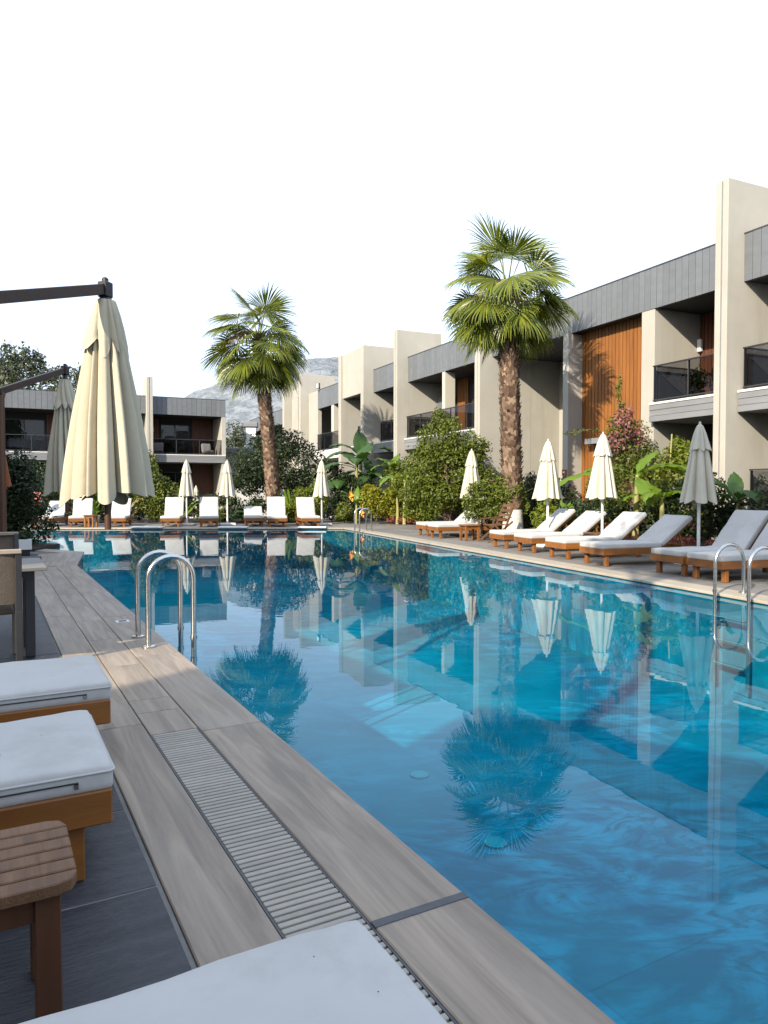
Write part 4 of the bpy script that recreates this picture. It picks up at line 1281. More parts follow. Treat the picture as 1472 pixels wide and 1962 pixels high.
tuft('arching strap plant behind the near cream parasol pole', (-9.75, 27.4, .04), 12, 1.1, .06, 66, 'frond_dry', 45, 85)
tuft('upright striped leaf plant behind the third far lounger', (-7.75, 27.6, .04), 6, 1.0, .13, 67, 'banana', 60, 82, bend=30)
# left foreground hedge (stands in the shade of the tall left shade block)
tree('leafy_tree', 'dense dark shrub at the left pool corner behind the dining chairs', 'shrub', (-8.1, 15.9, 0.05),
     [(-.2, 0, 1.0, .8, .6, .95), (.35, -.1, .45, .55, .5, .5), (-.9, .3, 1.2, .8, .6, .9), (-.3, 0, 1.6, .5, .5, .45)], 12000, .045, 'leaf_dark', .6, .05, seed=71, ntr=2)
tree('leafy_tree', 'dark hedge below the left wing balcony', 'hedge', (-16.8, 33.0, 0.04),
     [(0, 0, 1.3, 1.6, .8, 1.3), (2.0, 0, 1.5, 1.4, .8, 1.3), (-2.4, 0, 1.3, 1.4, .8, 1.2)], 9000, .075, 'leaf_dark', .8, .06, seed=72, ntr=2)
# trees beyond the buildings
tree('background_tree', 'feathery green tree rising above the left wing roof', 'tree', (-28.5, 56, 0),
     [(0, 0, 9.5, 2.6, 2.2, 2.8), (-2.2, 0, 8.5, 2.2, 2, 2.6), (2.4, 0, 9.0, 1.8, 1.8, 2.2), (-.6, 0, 11.2, 1.0, 1, 1.5), (1.2, 0, 11.0, .9, .9, 1.3)], 9000, .14, 'leaf_olive', 6, .25, seed=81, shell=.3)
tree('background_tree', 'thin tree top showing between the two cream parasols above the roof', 'tree', (-23.6, 55, 0),
     [(0, 0, 8.8, 1.5, 1.4, 1.9), (.6, 0, 10.0, .6, .6, 1.0)], 1800, .13, 'leaf_olive', 6, .18, seed=82, shell=.2)
tree('background_tree', 'grey green olive tree beyond the end of the left wing', 'tree', (-13.2, 62, 0),
     [(0, 0, 4.6, 2.0, 1.8, 2.6), (1.6, 0, 4.2, 1.6, 1.6, 2.2), (-1.6, 0, 4.4, 1.6, 1.4, 2.3)], 7000, .12, 'leaf_olive', 2.5, .16, seed=83)
tree('background_tree', 'olive toned tree right of the grey chimney duct', 'tree', (-9.0, 60, 0),
     [(0, 0, 4.6, 1.6, 1.5, 2.2), (1.4, 0, 4.2, 1.4, 1.3, 2.0)], 5000, .12, 'leaf_olive', 2.5, .16, seed=84)

# the tall tree beside the viewer that dapples the nearest right hand loungers
tc = sdir * -3.0 + sper * -2.75
tree('shade_tree', 'tall airy tree standing left of the viewer outside the picture', 'tree', (tc.x, tc.y, 0),
     [(0, 0, 9.0, 1.5, 1.5, 1.5), (.7, -.4, 9.9, .9, .9, .8), (-.6, .3, 8.4, .9, .9, .8), (.75, -.5, 8.1, 1.4, 1.3, .9)], 8500, .10, 'leaf_mid', 6.5, .16, seed=91, shell=.15)
# ------------------------------------------------------------------ furniture
def rounded_box(w, l, h, r, puff=0.012, nseg=(10, 16, 6), seed=0, tuck=0.0):
    """soft cushion, base centre at origin: x +-w/2, y +-l/2, z 0..h"""
    rng = np.random.default_rng(seed)
    V, F = [], []
    nx, ny, nz = nseg
    idx = {}
    def vid(i, j, k):
        key = (i, j, k)
        if key not in idx:
            def warp(t):   # cluster near the ends
                return 0.5 - 0.5 * math.cos(PI * t)
            p = np.array([(warp(i / nx) - .5) * w, (warp(j / ny) - .5) * l, (k / nz - .5) * h])
            half = np.array([w / 2, l / 2, h / 2]) - r
            inner = np.clip(p, -half, half)
            d = p - inner
            nrm = np.linalg.norm(d)
            if nrm > 1e-9:
                p = inner + d / nrm * r
            u, v = p[0] / (w / 2), p[1] / (l / 2)
            p[2] += puff * (1 - u ** 4) * (1 - v ** 4) * (1 if k > nz / 2 else 0.0)
            p[2] += (.0035 * math.sin(u * 5 + seed) * math.cos(v * 7 + seed * 2) + .0022 * math.sin(u * 13 + v * 9 + seed) * math.sin(v * 17 - u * 6 + seed * 3)) * (1 if k > nz / 2 else 0)
            p[2] += h / 2
            idx[key] = len(V)
            V.append(tuple(p))
        return idx[key]
    for a, b, mk in ((nx, ny, lambda i, j, e: vid(i, j, nz if e else 0)), (nx, nz, lambda i, j, e: vid(i, ny if e else 0, j)), (ny, nz, lambda i, j, e: vid(nx if e else 0, i, j))):
        for e in (0, 1):
            for i in range(a):
                for j in range(b):
                    F.append((mk(i, j, e), mk(i + 1, j, e), mk(i + 1, j + 1, e), mk(i, j + 1, e)))
    return V, F

def cushion_mesh(name, w, l, h, r=0.024, seed=0, mat='cushion', nseg=(12, 18, 6), puff=0.007):
    V, F = rounded_box(w, l, h, r, puff, nseg, seed)
    m = MB().add(V, F)
    me = m.mesh(name, mat)
    me.shade_smooth()
    return me

LW, LL = 0.68, 1.96
def make_lounger(angle, label, loc, rz, group, seed=0, hinge=1.20, fine=False):
    t = thing('sun_lounger', label, 'sun lounger', loc, rz, group)
    f = MB().box(0, .035, 0, LL, .185, .295).box(LW - .035, LW, 0, LL, .185, .295)
    f.box(.036, LW - .036, 0, .035, .185, .295).box(.036, LW - .036, LL - .035, LL, .185, .295).box(.036, LW - .036, hinge - .02, hinge + .02, .19, .275)
    f.build('frame', 'teak', t, bevel=0.005)
    lm = MB().box(-.04, .04, -.03, .03, 0, .20).mesh('leg', 'teak', bevel=0.005)
    for (x, y) in ((.075, .11), (LW - .075, .11), (.075, LL - .3), (LW - .075, LL - .3)):
        link('leg', lm, t, (x, y, 0))
    MB().box(.1, LW - .1, LL - .315, LL - .285, .06, .12).build('stretcher', 'teak', t)
    sm = MB().box(.036, LW - .036, -.028, .028, .262, .283).mesh('base_slat', 'teak')
    for k in range(12):
        link('base_slat', sm, t, (0, .10 + k * (hinge - .16) / 11, 0))
    seat = cushion_mesh('seat_cushion', LW - .02, hinge - .005, .088, .022, seed)
    link('seat_cushion', seat, t, (LW / 2, hinge / 2 - .01, .286))
    # backrest
    a = R(angle)
    bl = .76
    bf = MB()
    bf.box(.0, .045, 0, bl, -.035, 0).box(LW - .125, LW - .08, 0, bl, -.035, 0).box(.0, LW - .08, bl - .05, bl, -.0355, -.0005)
    for k in range(7):
        bf.box(.0451, LW - .1251, .04 + k * .10, .10 + k * .10, -.025, -.002)
    b = bf.build('backrest', 'teak', t, (.04, hinge + .01, .30), (a, 0, 0), bevel=0.003)
    bc = cushion_mesh('back_cushion', LW - .02, bl + .02, .085, .024, seed + 1)
    link('back_cushion', bc, b, ((LW - .08) / 2, bl / 2 + .01, .002))
    sp = hinge + .01 + math.cos(a) * bl * .62
    sz = .30 + math.sin(a) * bl * .62 - .03
    if angle > 14:
        st = MB()
        for x in (.09, LW - .09):
            st.bar((x, sp, sz), (x, min(LL - .06, sp + .10), .25), .025, .035)
        st.build('support', 'teak', t)
    return t

RZ_R = math.atan2(-.9424, .3345)
yR = Vector((.9424, .3345)); xR = Vector((.3345, -.9424))
G_R = 'sun loungers along the right pool edge'
right = [  # front-left leg position, angle, label
    ((1.03, 20.30), 40, 'white cushioned lounger farthest along the right edge, beside the round tree'),
    ((1.30, 19.35), 40, 'white cushioned lounger just left of the small teak side table, half under the bush'),
    ((2.49, 16.10), 38, 'sunlit lounger behind the first sunlit parasol on the right edge'),
    ((2.83, 14.95), 36, 'sunlit lounger between the two sunlit right hand parasols'),
    ((3.18, 13.60), 38, 'sunlit lounger just right of the second sunlit parasol'),
    ((3.50, 12.38), 36, 'half shaded lounger left of the blue grey shaded parasol'),
    ((4.22, 11.00), 50, 'shaded lounger right of the shaded parasol, left one of the nearest joined pair'),
    ((4.46, 10.26), 50, 'shaded lounger behind the right pool ladder, right one of the nearest joined pair')]
for i, (p, ang, lab) in enumerate(right):
    o = Vector(p) - yR * .11 - xR * .075
    make_lounger(ang, lab, (o.x, o.y, 0), RZ_R + R((0, 1, -1, 1, 0, -.5, 0, 0)[i]), G_R, i)

G_F = 'sun loungers along the far pool edge'
far = [(-11.75, 24.75, 42, 6, 'partly hidden lounger at the far left behind the dark shrub'),
       (-10.50, 24.75, 54, 17, 'tilted far lounger with a small table before it, left of the near parasol pole'),
       (-9.24, 24.75, 54, 12, 'far lounger with shaded back just right of the near parasol pole'),
       (-7.36, 24.75, 60, 10, 'far lounger with shaded back left of the first far parasol'),
       (-6.02, 24.75, 62, 13.5, 'fully sunlit far lounger between the two left far parasols'),
       (-4.50, 25.0, 22, 12, 'far lounger with its back lowered, left of the palm'),
       (-3.66, 24.75, 64, 10.5, 'far lounger with high back in front of the left palm'),
       (-2.52, 24.85, 60, 14, 'rightmost far lounger turned slightly, beside the far right parasol')]
for i, (x, y, ang, rot, lab) in enumerate(far):
    o = frame_xy((x, y), R(rot), -LW / 2, 0)
    make_lounger(ang, lab, (o.x, o.y, 0), R(rot), G_F, 20 + i)

RZ_N = math.atan2(D1.y, D1.x)
G_N = 'sun loungers on the slate paving near the viewer'
near = [((.262, .880), 45, 'nearest white lounger filling the bottom of the picture over the grate'),
        ((-.870, 2.28), 45, 'near lounger with flecked cushion behind the slatted stool'),
        ((-1.25, 3.265), 14, 'near lounger next to the sunlit strip of coping'),
        ]
for i, (p, ang, lab) in enumerate(near):
    t = make_lounger(ang, lab, (*p, 0), RZ_N, G_N, 40 + i)
    rng = np.random.default_rng(90 + i)
    seat_o = [c for c in t.children if c.name.startswith('seat_cushion')][0]
    hw, hl, rr = (LW - .02) / 2 + .001, 1.195 / 2 + .001, .02
    loop = []
    for cx, cy, a0 in ((hw - rr, hl - rr, 0), (-hw + rr, hl - rr, 90), (-hw + rr, -hl + rr, 180), (hw - rr, -hl + rr, 270)):
        for k in range(5):
            a = R(a0 + k * 22.5)
            loop.append((cx + rr * math.cos(a), cy + rr * math.sin(a), .066))
    loop.append(loop[0])
    MB().tube(loop, .0042, 6, cap=False).build('piping', 'cushion', seat_o, smooth=True, recalc=False)
    zp = MB().tube([(.0085, .10, .330), (.0082, .5, .3315), (.0085, .95, .330)], .0028, 6)
    zp.build('zip', 'black', t, recalc=False)
    MB().box(.003, .009, .10, .112, .312, .327).build('zip_tab', 'steel', t)
    mb = MB()
    for k in range(9 if i else 12):
        x, y = rng.uniform(.06, LW - .06), rng.uniform(.05, .75)
        s = rng.uniform(.0016, .0034)
        z = .286 + .088 + .0085 * (1 - ((x - LW / 2) / (LW / 2)) ** 4) * (1 - ((y - .6) / .6) ** 4) + .003
        mb.add([(x - s, y, z), (x, y - s * .8, z + .0012), (x + s * 1.2, y, z), (x, y + s, z + .001)], [(0, 1, 2, 3)])
    mb.build('leaf_fleck', 'fleck', t, recalc=False)['kind'] = 'stuff'

# slatted stool by the viewer
def slat_table(name, label, cat, loc, rz, w, l, h, nsl, mat='teak_grey', legmat='teak', group=None, legw=.055, along='y'):
    t = thing(name, label, cat, loc, rz, group)
    sw = w / nsl
    for k in range(nsl):
        e = .03 if k in (0, nsl - 1) else 0
        x0, x1 = k * sw + .004, (k + 1) * sw - .004
        r = .045
        if k == 0: pts = [(x1, 0), (x0 + r, 0), (x0 + r * .3, r * .3), (x0, r), (x0, l - r), (x0 + r * .3, l - r * .3), (x0 + r, l), (x1, l)]
        elif k == nsl - 1: pts = [(x0, 0), (x1 - r, 0), (x1 - r * .3, r * .3), (x1, r), (x1, l - r), (x1 - r * .3, l - r * .3), (x1 - r, l), (x0, l)]
        else: pts = [(x0, 0), (x1, 0), (x1, l), (x0, l)]
        MB().prism(pts, h - .03, h).build('top_slat', mat, t, bevel=0.003)
    i = .035
    MB().box(i + legw + .001, w - i - legw - .001, i + .015, i + .04, h - .10, h - .031).box(i + legw + .001, w - i - legw - .001, l - i - .04, l - i - .015, h - .10, h - .031).box(
        i + .015, i + .04, i + legw + .001, l - i - legw - .001, h - .10, h - .031).box(w - i - .04, w - i - .015, i + legw + .001, l - i - legw - .001, h - .10, h - .031).build('apron', legmat, t)
    lm = MB().box(0, legw, 0, legw, 0, h - .031).mesh('leg', legmat, bevel=0.003)
    for x in (i, w - i - legw):
        for y in (i, l - i - legw):
            link('leg', lm, t, (x, y, 0))
    return t
slat_table('slatted_stool', 'weathered teak slatted stool with rounded corners at the lower left', 'stool', (-.690, 1.605, 0), RZ_N, .36, .46, .37, 6, 'teak_grey', 'mast')
slat_table('side_table', 'small teak side table in front of the tilted far lounger', 'side table', (-10.25, 24.45, 0), R(-4), .40, .40, .42, 5, 'teak', 'teak')
slat_table('side_table', 'small teak side table between the lounger pair and the folding chair', 'side table', (1.86, 18.15, 0), RZ_R, .42, .46, .40, 5, 'teak', 'teak')
slat_table('side_table', 'low dark teak side table beside the second sunlit parasol pole', 'side table', (3.95, 14.35, 0), RZ_R, .45, .45, .42, 5, 'mast', 'mast')

# folding teak chair
t = thing('folding_chair', 'open teak folding chair with crossed legs beside the right side table', 'folding chair', (2.38, 17.75, 0), RZ_R)
for x in (0, .50):
    MB().bar((x, -.05, 0), (x, .62, .50), .025, .045).build('leg', 'teak_grey', t)
    MB().bar((x + .03, .50, 0), (x + .03, .10, .44), .025, .045).build('leg', 'teak_grey', t)
    MB().bar((x, .40, .30), (x, .66, .92), .025, .045).build('back_post', 'teak_grey', t)
    MB().bar((x, .02, .56), (x, .58, .60), .05, .022).build('armrest', 'teak_grey', t)
    MB().bar((x + .012, .08, .44), (x + .012, .10, .56), .025, .03).build('arm_post', 'teak_grey', t)
for k in range(5):
    MB().box(.02, .50, .06 + k * .085, .12 + k * .085, .40 + .004 * k, .418 + .004 * k).build('seat_slat', 'teak_grey', t)
for k in range(4):
    y = .47 + k * .048; z = .50 + k * .115
    MB().box(.02, .50, y, y + .016, z, z + .07).build('back_slat', 'teak_grey', t)

# ------------------------------------------------------------------ parasols
def pleated(name, mat, rows, lobes, valley, seed, nth=160, hem=0.04, hem_var=0.03, sway=0.0, cap_bottom=False, irregular=0.0, power=.75):
    """rows: list of (z, R); folded canopy"""
    rng = np.random.default_rng(seed)
    nz = 26
    zs = np.linspace(0, 1, nz)
    zr = np.array([r[0] for r in rows]); rr = np.array([r[1] for r in rows])
    s = np.linspace(0, 1, len(rows))
    th = np.linspace(0, 2 * PI, nth, endpoint=False)
    # irregular lobe borders
    borders = np.arange(lobes + 1) * 2 * PI / lobes
    borders[1:-1] += rng.normal(size=lobes - 1) * irregular * 2 * PI / lobes
    li = np.clip(np.searchsorted(borders, th, side='right') - 1, 0, lobes - 1)
    ph = (th - borders[li]) / (borders[li + 1] - borders[li])
    amp = 1 + rng.normal(size=lobes) * irregular * .45
    hemz = rng.normal(size=lobes) * hem_var
    lob = np.sin(ph * PI) ** power
    skew = rng.normal(size=lobes) * irregular
    P = np.zeros((nz, nth, 3))
    for i, t in enumerate(zs):
        z = np.interp(t, s, zr); r0 = np.interp(t, s, rr)
        v = valley + (1 - valley) * (1 - t) ** 2.2 * .55
        shape = v + (1 - v) * lob
        shape = shape * (1 + (amp[li] - 1) * t)
        shape += .03 * np.sin(th * 23 + t * 3 + seed) * t * irregular * 2
        tw = th + skew[li] * .25 * t * np.sin(ph * PI) + sway * t
        r = r0 * shape
        P[i, :, 0] = r * np.cos(tw); P[i, :, 1] = r * np.sin(tw)
        P[i, :, 2] = z - (t ** 3) * (hem * (lob - .5) - hemz[li] * np.sin(ph * PI))
    me = grid_mesh(name, P, mat, closed_u=True)
    return me

def make_parasol(label, loc, group, scale=1.0, rz=0.0, mat='parasol', seed=1, base='plate'):
    t = thing('parasol', label, 'parasol', loc, rz, group)
    s = scale
    MB().tube([(0, 0, .02), (0, 0, 2.28 * s)], .027, 14).build('pole', 'white_metal', t, smooth=True)
    rows = [(2.27, .045), (2.1, .115), (1.85, .165), (1.5, .235), (1.25, .285), (1.08, .325)]
    link('canopy', pleated('canopy', mat, [(z * s, r * s) for z, r in rows], 8, .50, seed, hem=.05, hem_var=.026, irregular=.2), t)
    rows = [(2.36, .012), (2.32, .055), (2.2, .105), (2.05, .15), (1.93, .185)]
    link('top_flap', pleated('top_flap', mat, [(z * s, r * s) for z, r in rows], 8, .68, seed + 5, hem=.045, hem_var=.012, irregular=.1), t)
    MB().tube([(0, 0, 2.35 * s), (0, 0, 2.385 * s), (0, 0, 2.40 * s)], [.022, .018, .006], 10).build('finial', mat, t, smooth=True)
    if base == 'plate':
        b = MB().box(-.28, .28, -.28, .28, 0.001, .075).build('base', 'white_stone', t, bevel=0.012)
        MB().tube([(0, 0, .0751), (0, 0, .26)], .034, 14).build('sleeve', 'white_metal', b, smooth=True)
    return t
G_P = 'closed white poled parasols around the pool'
for (x, y, lab, sc, rz, sd) in (
        (2.40, 19.75, 'closed cream parasol half hidden by the bush beside the right palm', 1.0, .2, 1),
        (3.64, 16.0, 'closed sunlit parasol right of the palm, first of the clear ones on the right edge', 1.0, .4, 2),
        (4.46, 14.7, 'closed sunlit parasol in front of the orange timber panel', 1.02, .1, 3),
        (5.25, 12.0, 'closed blue grey shaded parasol nearest on the right edge', 1.0, .25, 4),
        (-7.10, 25.9, 'closed cream parasol left of the dark wing corner, left one of the far pair', .99, .1, 5),
        (-5.68, 26.1, 'closed cream parasol left of the palm, right one of the far pair', .99, .3, 6),
        (-2.24, 25.9, 'closed cream parasol beside the rightmost far lounger', .99, .5, 7)):
    make_parasol(lab, (x, y, 0), G_P, sc, rz, 'parasol', sd)
for (x, y, lab, sd) in ((-8.35, 32.0, 'small drooping white folded parasol in the garden behind the left far parasol', 8), (-6.75, 32.2, 'small drooping white folded parasol in the garden behind the right far parasol', 9)):
    t = make_parasol(lab, (x, y, 0), 'folded parasols in the far garden', .62, .3, 'parasol', sd)
make_parasol('narrow rust coloured folded parasol at the left picture edge', (-7.62, 14.0, 0), None, 1.22, 0, 'rust', 12)

def cantilever(label, mast, mast_h, hub, arm_z, z0, z1, scale, seed, azm):
    t = thing('cantilever_parasol', label, 'parasol', (mast[0], mast[1], 0), 0, 'large cantilever parasols on the left')
    hx, hy = hub[0] - mast[0], hub[1] - mast[1]
    d = Vector((hx, hy, 0)).normalized()
    MB().tube([(0, 0, 0.01), (0, 0, mast_h - .12), tuple(d * .03 + Vector((0, 0, mast_h)))], [.06, .055, .055], 14).build('mast', 'mast', t, smooth=True)
    MB().box(-.45, .45, -.45, .45, 0.001, .07).build('base', 'joint', t, bevel=0.01)
    a0 = Vector((0, 0, mast_h)) - d * .06; a1 = Vector((hx, hy, arm_z)) - d * .03
    arm = MB().bar(tuple(a0), tuple(a1), .075, .115).build('arm', 'mast_dark', t, bevel=0.006)
    MB().box(-.06, .06, -.06, .06, -.085, .085).build('end_joint', 'black', arm, (hx, hy, arm_z), (0, 0, math.atan2(d.y, d.x)), bevel=0.01)
    MB().tube([(0, 0, .085), (0, 0, .12), (0, 0, .135)], [.035, .035, .02], 12).build('cap_nut', 'black', arm, (hx, hy, arm_z))
    MB().tube([(0, 0, -.02), (0, 0, .05), (0, 0, .08), (0, 0, arm_z - .07 - z0)], [.125 * scale, .085 * scale, .045, .04], 18).build('hub', 'black', t, (hx, hy, z0 - .02), smooth=True)
    MB().tube([(0, 0, -.40), (0, 0, 1.2)], .035, 12).build('inner_pole', 'mast', t, (hx, hy, z1), smooth=True)
    H = z0 - z1
    rows = [(z0 - .03, .09), (z0 - .12 * H, .17), (z0 - .24 * H, .255), (z0 - .40 * H, .325), (z0 - .6 * H, .415), (z0 - .8 * H, .485), (z1, .535)]
    c = link('canopy', pleated('canopy', 'parasol_big', [(z, r * scale) for z, r in rows], 12, .42, seed, 390, .09, .05, azm, irregular=.30, power=.5), t, (hx, hy, 0))
    rows = [(z0 + .01, .135), (z0 - .06 * H, .195), (z0 - .13 * H, .25), (z0 - .20 * H, .30), (z0 - .235 * H, .325)]
    link('top_flap', pleated('top_flap', 'parasol_big', [(z, r * scale) for z, r in rows], 10, .70, seed + 3, 200, .13, .035, azm, irregular=.22), t, (hx, hy, 0))
    return t
cantilever('large closed cream cantilever parasol hanging over the near left coping', (-3.95, 5.2), 2.52, (-3.07, 8.0), 3.46, 3.33, 1.22, .80, 4, .2)
cantilever('shaded grey looking cantilever parasol behind the large cream one', (-6.62, 12.5), 2.95, (-6.30, 14.3), 3.62, 3.43, 1.24, .70, 9, .5)

# ------------------------------------------------------------------ pool ladders
def make_ladder(label, loc, rz, w=.36, h=.72, sep=.46):
    t = thing('pool_ladder', label, 'pool ladder', loc, rz, 'stainless pool ladders')
    r = w / 2
    path = [(0, 0, 0.0), (0, 0, h - r)]
    for k in range(1, 12):
        a = PI * k / 12
        path.append((r - r * math.cos(a), 0, h - r + r * math.sin(a)))
    path += [(w, 0, h - r), (w, 0, -.02), (w, 0, -1.05)]
    rail = MB().tube(path, .0215, 14).mesh('handrail', 'steel', smooth=True)
    fl = MB().tube([(0, 0, .0015), (0, 0, .012), (0, 0, .016)], [.055, .055, .04], 18).mesh('flange', 'steel', smooth=True)
    cl = MB().tube([(0, 0, 0), (0, 0, .035)], .028, 14).mesh('collar', 'steel', smooth=True)
    for y in (-sep / 2, sep / 2):
        o = link('handrail', rail, t, (0, y, 0))
        link('flange', fl, o)
        link('collar', cl, o, (w, 0, .03))
    tr = MB().box(w - .035, w + .04, -sep / 2 + .022, sep / 2 - .022, -.012, .012).mesh('tread', 'steel', bevel=.004)
    for z in (-.25, -.52, -.80):
        link('tread', tr, t, (0, 0, z))
    return t
make_ladder('stainless steel pool ladder on the near left coping', (-1.99, 5.915, 0), math.atan2(MM.y, MM.x), .36, .72, .46)
make_ladder('stainless steel pool ladder on the right edge before the nearest loungers', (4.47, 8.52, 0), math.atan2(-.3345, -.9424), .44, .60, .50)
make_ladder('small stainless pool ladder at the far right corner before the orange flower', (-.47, 22.3, 0), math.atan2(-.3345, -.9424), .38, .70, .5)

# ------------------------------------------------------------------ dining set on the left
tb = thing('dining_table', 'grey topped dining table with dark legs on the left paving', 'table', (-2.42, 5.16, 0), RZ_N)
for k in range(5):
    MB().box(.002 + k * .168, k * .168 + .166, 0, 1.15, .675, .70).build('top_board', 'table_top', tb, bevel=0.003)
MB().box(.15, .75, .09, 1.06, .62, .674).build('apron', 'frame', tb)
lm = MB().box(-.033, .033, -.033, .033, 0, .674).mesh('leg', 'frame', bevel=0.003)
for x in (.34, .765):
    for y in (.10, 1.05):
        link('leg', lm, tb, (x, y, 0))
def dining_chair(label, loc, rz):
    t = thing('dining_chair', label, 'chair', loc, rz, 'sand framed dining chairs')
    w = .56
    for s in (-1, 1):
        x = s * w / 2
        MB().bar((x, .02, 0), (x, -.02, .42), .045, .05).bar((x, -.02, .421), (x, -.07, .83), .04, .045).build('back_leg', 'frame', t, bevel=.003)
        MB().bar((x, .62, 0), (x, .62, .40), .055, .06).build('front_leg', 'chair_frame', t, bevel=.004)
        MB().bar((x, .03, .37), (x, .60, .375), .035, .05).build('side_rail', 'chair_frame', t)
        MB().bar((x, -.03, .62), (x, .55, .61), .045, .022).build('armrest', 'chair_frame', t, bevel=.003)
        MB().bar((x, .54, .40), (x, .54, .60), .03, .03).build('arm_post', 'frame', t)
    MB().bar((-w / 2 + .02, .63, .365), (w / 2 - .02, .63, .365), .04, .055).build('front_rail', 'chair_frame', t)
    MB().bar((-w / 2 - .02, -.075, .835), (w / 2 + .02, -.075, .835), .05, .03).build('top_rail', 'chair_frame', t, bevel=.004)
    P = np.zeros((8, 12, 3))
    for i in range(8):
        for j in range(12):
            u = j / 11 * 2 - 1
            P[i, j] = (u * (w / 2 - .02), -.03 - .042 * i / 7 - .025 * (1 - u * u), .47 + .345 * i / 7)
    link('sling_back', grid_mesh('sling_back', P, 'rattan'), t)
    V, F = rounded_box(w - .06, .54, .06, .02, .01)
    MB().add(V, F).build('seat_cushion', 'rattan', t, (0, .31, .385), smooth=True)
    return t
dining_chair('sand framed dining chair with its back to the viewer at the grey table', (-2.78, 4.84, 0), math.atan2(MM.y, MM.x))
dining_chair('taupe backed dining chair on the far side of the grey table', (-3.78, 6.78, 0), math.atan2(MM.y, MM.x) + PI)
pb = thing('planter_box', 'small white planter box on a black stand by the left pool corner', 'planter', (-6.62, 13.2, 0), RZ_N)
MB().box(-.13, .13, -.13, .13, .17, .36).build('box', 'white_sign', pb, bevel=.006)
MB().box(-.10, .10, -.10, .10, 0, .169).build('stand', 'black', pb)
V, F = leaf_cloud(120, [(0, 0, .42, .11, .11, .08)], .05, np.random.default_rng(2), .3)
link('foliage', fast_mesh('foliage', V, F, 'leaf_dark'), pb)
pp = thing('plant_pot', 'low pale pot holding the spiky plant left of the near cream parasol pole', 'pot', (-11.15, 27.6, 0.04))
MB().tube([(0, 0, 0), (0, 0, .26), (0, 0, .27)], [.20, .26, .22], 18).build('pot', 'white_stone', pp, smooth=True)
for (x, y, lab) in ((-2.22, 29.9, 'left of two tiny pale pots at the path end'), (-1.98, 29.7, 'right of two tiny pale pots at the path end')):
    p = thing('plant_pot', lab, 'pot', (x, y, 0), 0, 'tiny pale pots on the far path')
    MB().tube([(0, 0, 0), (0, 0, .18), (0, 0, .19)], [.08, .11, .09], 14).build('pot', 'white_sign', p, smooth=True)
pk = thing('hanging_cushion', 'coral pink round cushion hanging beside the far left lounger', 'cushion', (-12.35, 25.6, .95), R(20))
V, F = rounded_box(.34, .16, .46, .075, 0, (10, 8, 10))
MB().add(V, F).build('pad', 'pink', pk, (0, 0, -.2), smooth=True)
MB().tube([(0, 0, .24), (0, 0, .9)], .008, 6).build('cord', 'black', pk)
for (x, w, lab) in ((-7.92, 1.05, 'flat white slab standing in for a reflection at the far pool edge, left of three'), (-5.05, .98, 'flat white slab standing in for a reflection at the far pool edge, middle of three'), (-2.40, .95, 'flat white slab standing in for a reflection at the far pool edge, right of three')):
    t = thing('reflection_slab', lab, 'reflection slab', (x, 23.99, 0), 0, 'white reflection slabs on the far coping')  # white slabs stand in for bright reflections along the far waterline
    MB().box(-w / 2, w / 2, -.06, .30, .001, .05).build('board', 'white_metal', t, bevel=.01)

# things on the balconies
def balcony_seat(label, o, ang, lx, ly, rz):
    p = frame_xy(o, ang, lx, ly)
    t = thing('lounge_chair', label, 'lounge chair', (p.x, p.y, SLAB_T + .0), ang + rz, 'pale lounge chairs on the wing balconies')
    V, F = rounded_box(.62, .6, .16, .05); MB().add(V, F).build('seat', 'cushion', t, (0, 0, .22), smooth=True)
    V, F = rounded_box(.62, .18, .55, .06); MB().add(V, F).build('back', 'cushion', t, (0, .30, .30), (R(-12), 0, 0), smooth=True)
    MB().box(-.34, .34, -.30, .36, .10, .215).build('frame', 'teak', t)
    lm = MB().box(-.03, .03, -.03, .03, 0, .099).mesh('leg', 'frame')
    for x in (-.29, .29):
        for y in (-.25, .31): link('leg', lm, t, (x, y, 0))
balcony_seat('pale lounge chair at the right end of the dark wing balcony', LO, AL, 4.0, 1.35, .2)
balcony_seat('pale lounge chair at the left end of the corner balcony beside the white fin', LO, AL, .85, 1.5, -.2)
balcony_seat('pale lounge chair on the left wing balcony beside the shaded parasol', LO, AL, -4.3, 1.3, .1)
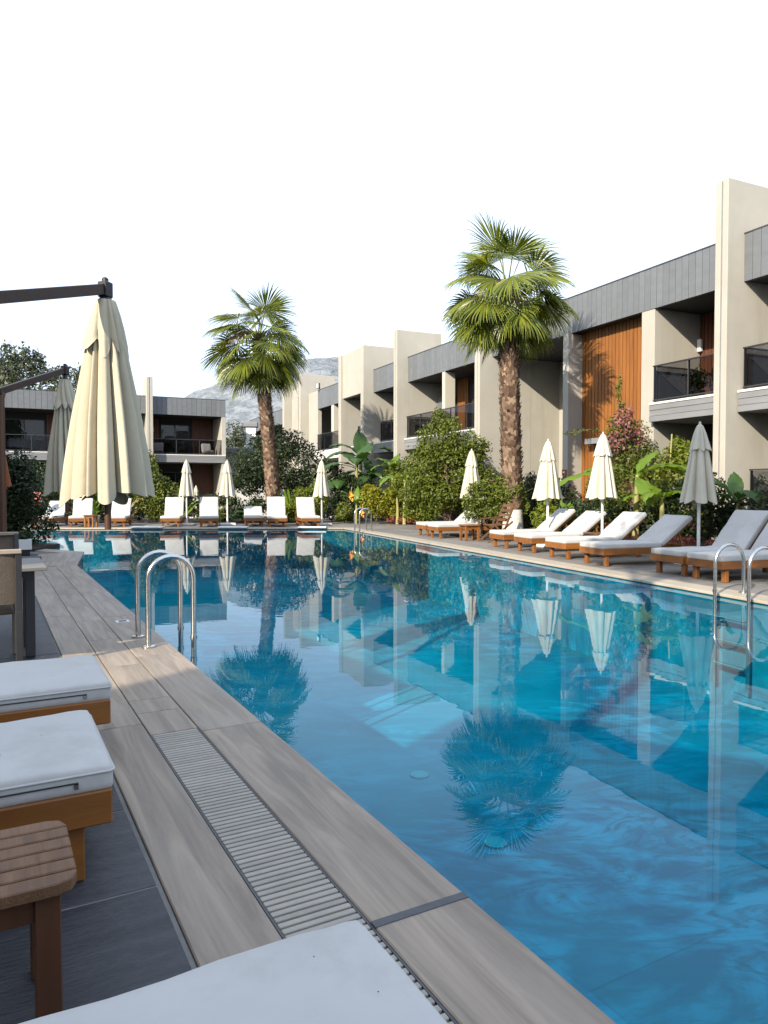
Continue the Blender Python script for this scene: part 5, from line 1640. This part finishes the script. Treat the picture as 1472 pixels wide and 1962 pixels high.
for k, (lx, ly, h, lab) in enumerate(((-1.30, 1.0, .62, 'dark potted plant at the left of the balcony beside the timber panel'), (-.75, 1.05, .55, 'dark potted plant at the right of the balcony beside the timber panel'), (1.6, 1.0, .6, 'dark potted plant on the nearest balcony at the right picture edge'))):
    p = frame_xy(RO, AR, lx, ly)
    t = thing('potted_plant', lab, 'potted plant', (p.x, p.y, SLAB_T), 0, 'potted plants on the right balconies')
    MB().tube([(0, 0, 0), (0, 0, .28), (0, 0, .29)], [.13, .17, .14], 16).build('pot', 'black', t, smooth=True)
    V, F = leaf_cloud(300, [(0, 0, .28 + h * .5, .26, .26, h * .5)], .06, np.random.default_rng(20 + k), .2)
    link('foliage', fast_mesh('foliage', V, F, 'leaf_dark'), t)
p = frame_xy(RO, AR, -.6, 1.5)
tt = thing('balcony_table', 'dark low table behind the potted plants on the balcony', 'table', (p.x, p.y, SLAB_T), AR)
MB().box(-.4, .4, -.3, .3, .40, .44).build('top', 'black', tt)
lm = MB().box(-.02, .02, -.02, .02, 0, .40).mesh('leg', 'black')
for x in (-.36, .36):
    for y in (-.26, .26): link('leg', lm, tt, (x, y, 0))

# garden wall, service building and duct beyond the end of the wing
gw_ = thing('garden_wall', 'low grey garden wall behind the dark tree and the bananas', 'wall', (-7.2, 34.2, 0), R(-2))
MB().box(0, 6.2, 0, .2, 0, 1.5).build('wall', 'render_wall', gw_, bevel=.01)
MB().box(-.02, 6.22, -.03, .23, 1.501, 1.55).build('coping', 'slab', gw_)
sb = thing('service_building', 'small beige flat roofed service building beyond the wing end', 'building', (-11.4, 52, 0), R(4))
MB().box(0, 4.6, 0, 3.5, 0, 4.0).build('wall', 'plaster', sb)
MB().box(-.25, 4.85, -.3, 3.8, 4.001, 4.28).build('roof', 'slab', sb)
du = thing('chimney_duct', 'square galvanised chimney duct on the service building roof', 'chimney', (-9.75, 53.0, 4.28), R(6))
MB().box(-.36, .36, -.36, .36, 0, 1.55).build('shaft', 'white_metal', du)
MB().box(-.48, .48, -.48, .48, 1.62, 1.98).build('cowl', 'slab', du, bevel=.02)
lm = MB().box(-.03, .03, -.03, .03, 0, .07).mesh('strut', 'frame')
for x in (-.3, .3):
    for y in (-.3, .3): link('strut', lm, du, (x, y, 1.55))
aw = thing('awning', 'small white awning over the wing ground floor at the far left', 'awning', (-15.8, 33.9, 1.15), AL)
MB().hexa([(0, 0, .28), (1.5, 0, .28), (1.5, .7, .42), (0, .7, .42)], [(0, 0, .34), (1.5, 0, .34), (1.5, .7, .48), (0, .7, .48)]).build('canopy', 'white_sign', aw)
for x in (.05, 1.45):
    MB().box(x - .025, x + .025, .02, .07, -1.15, .279).build('post', 'white_metal', aw)
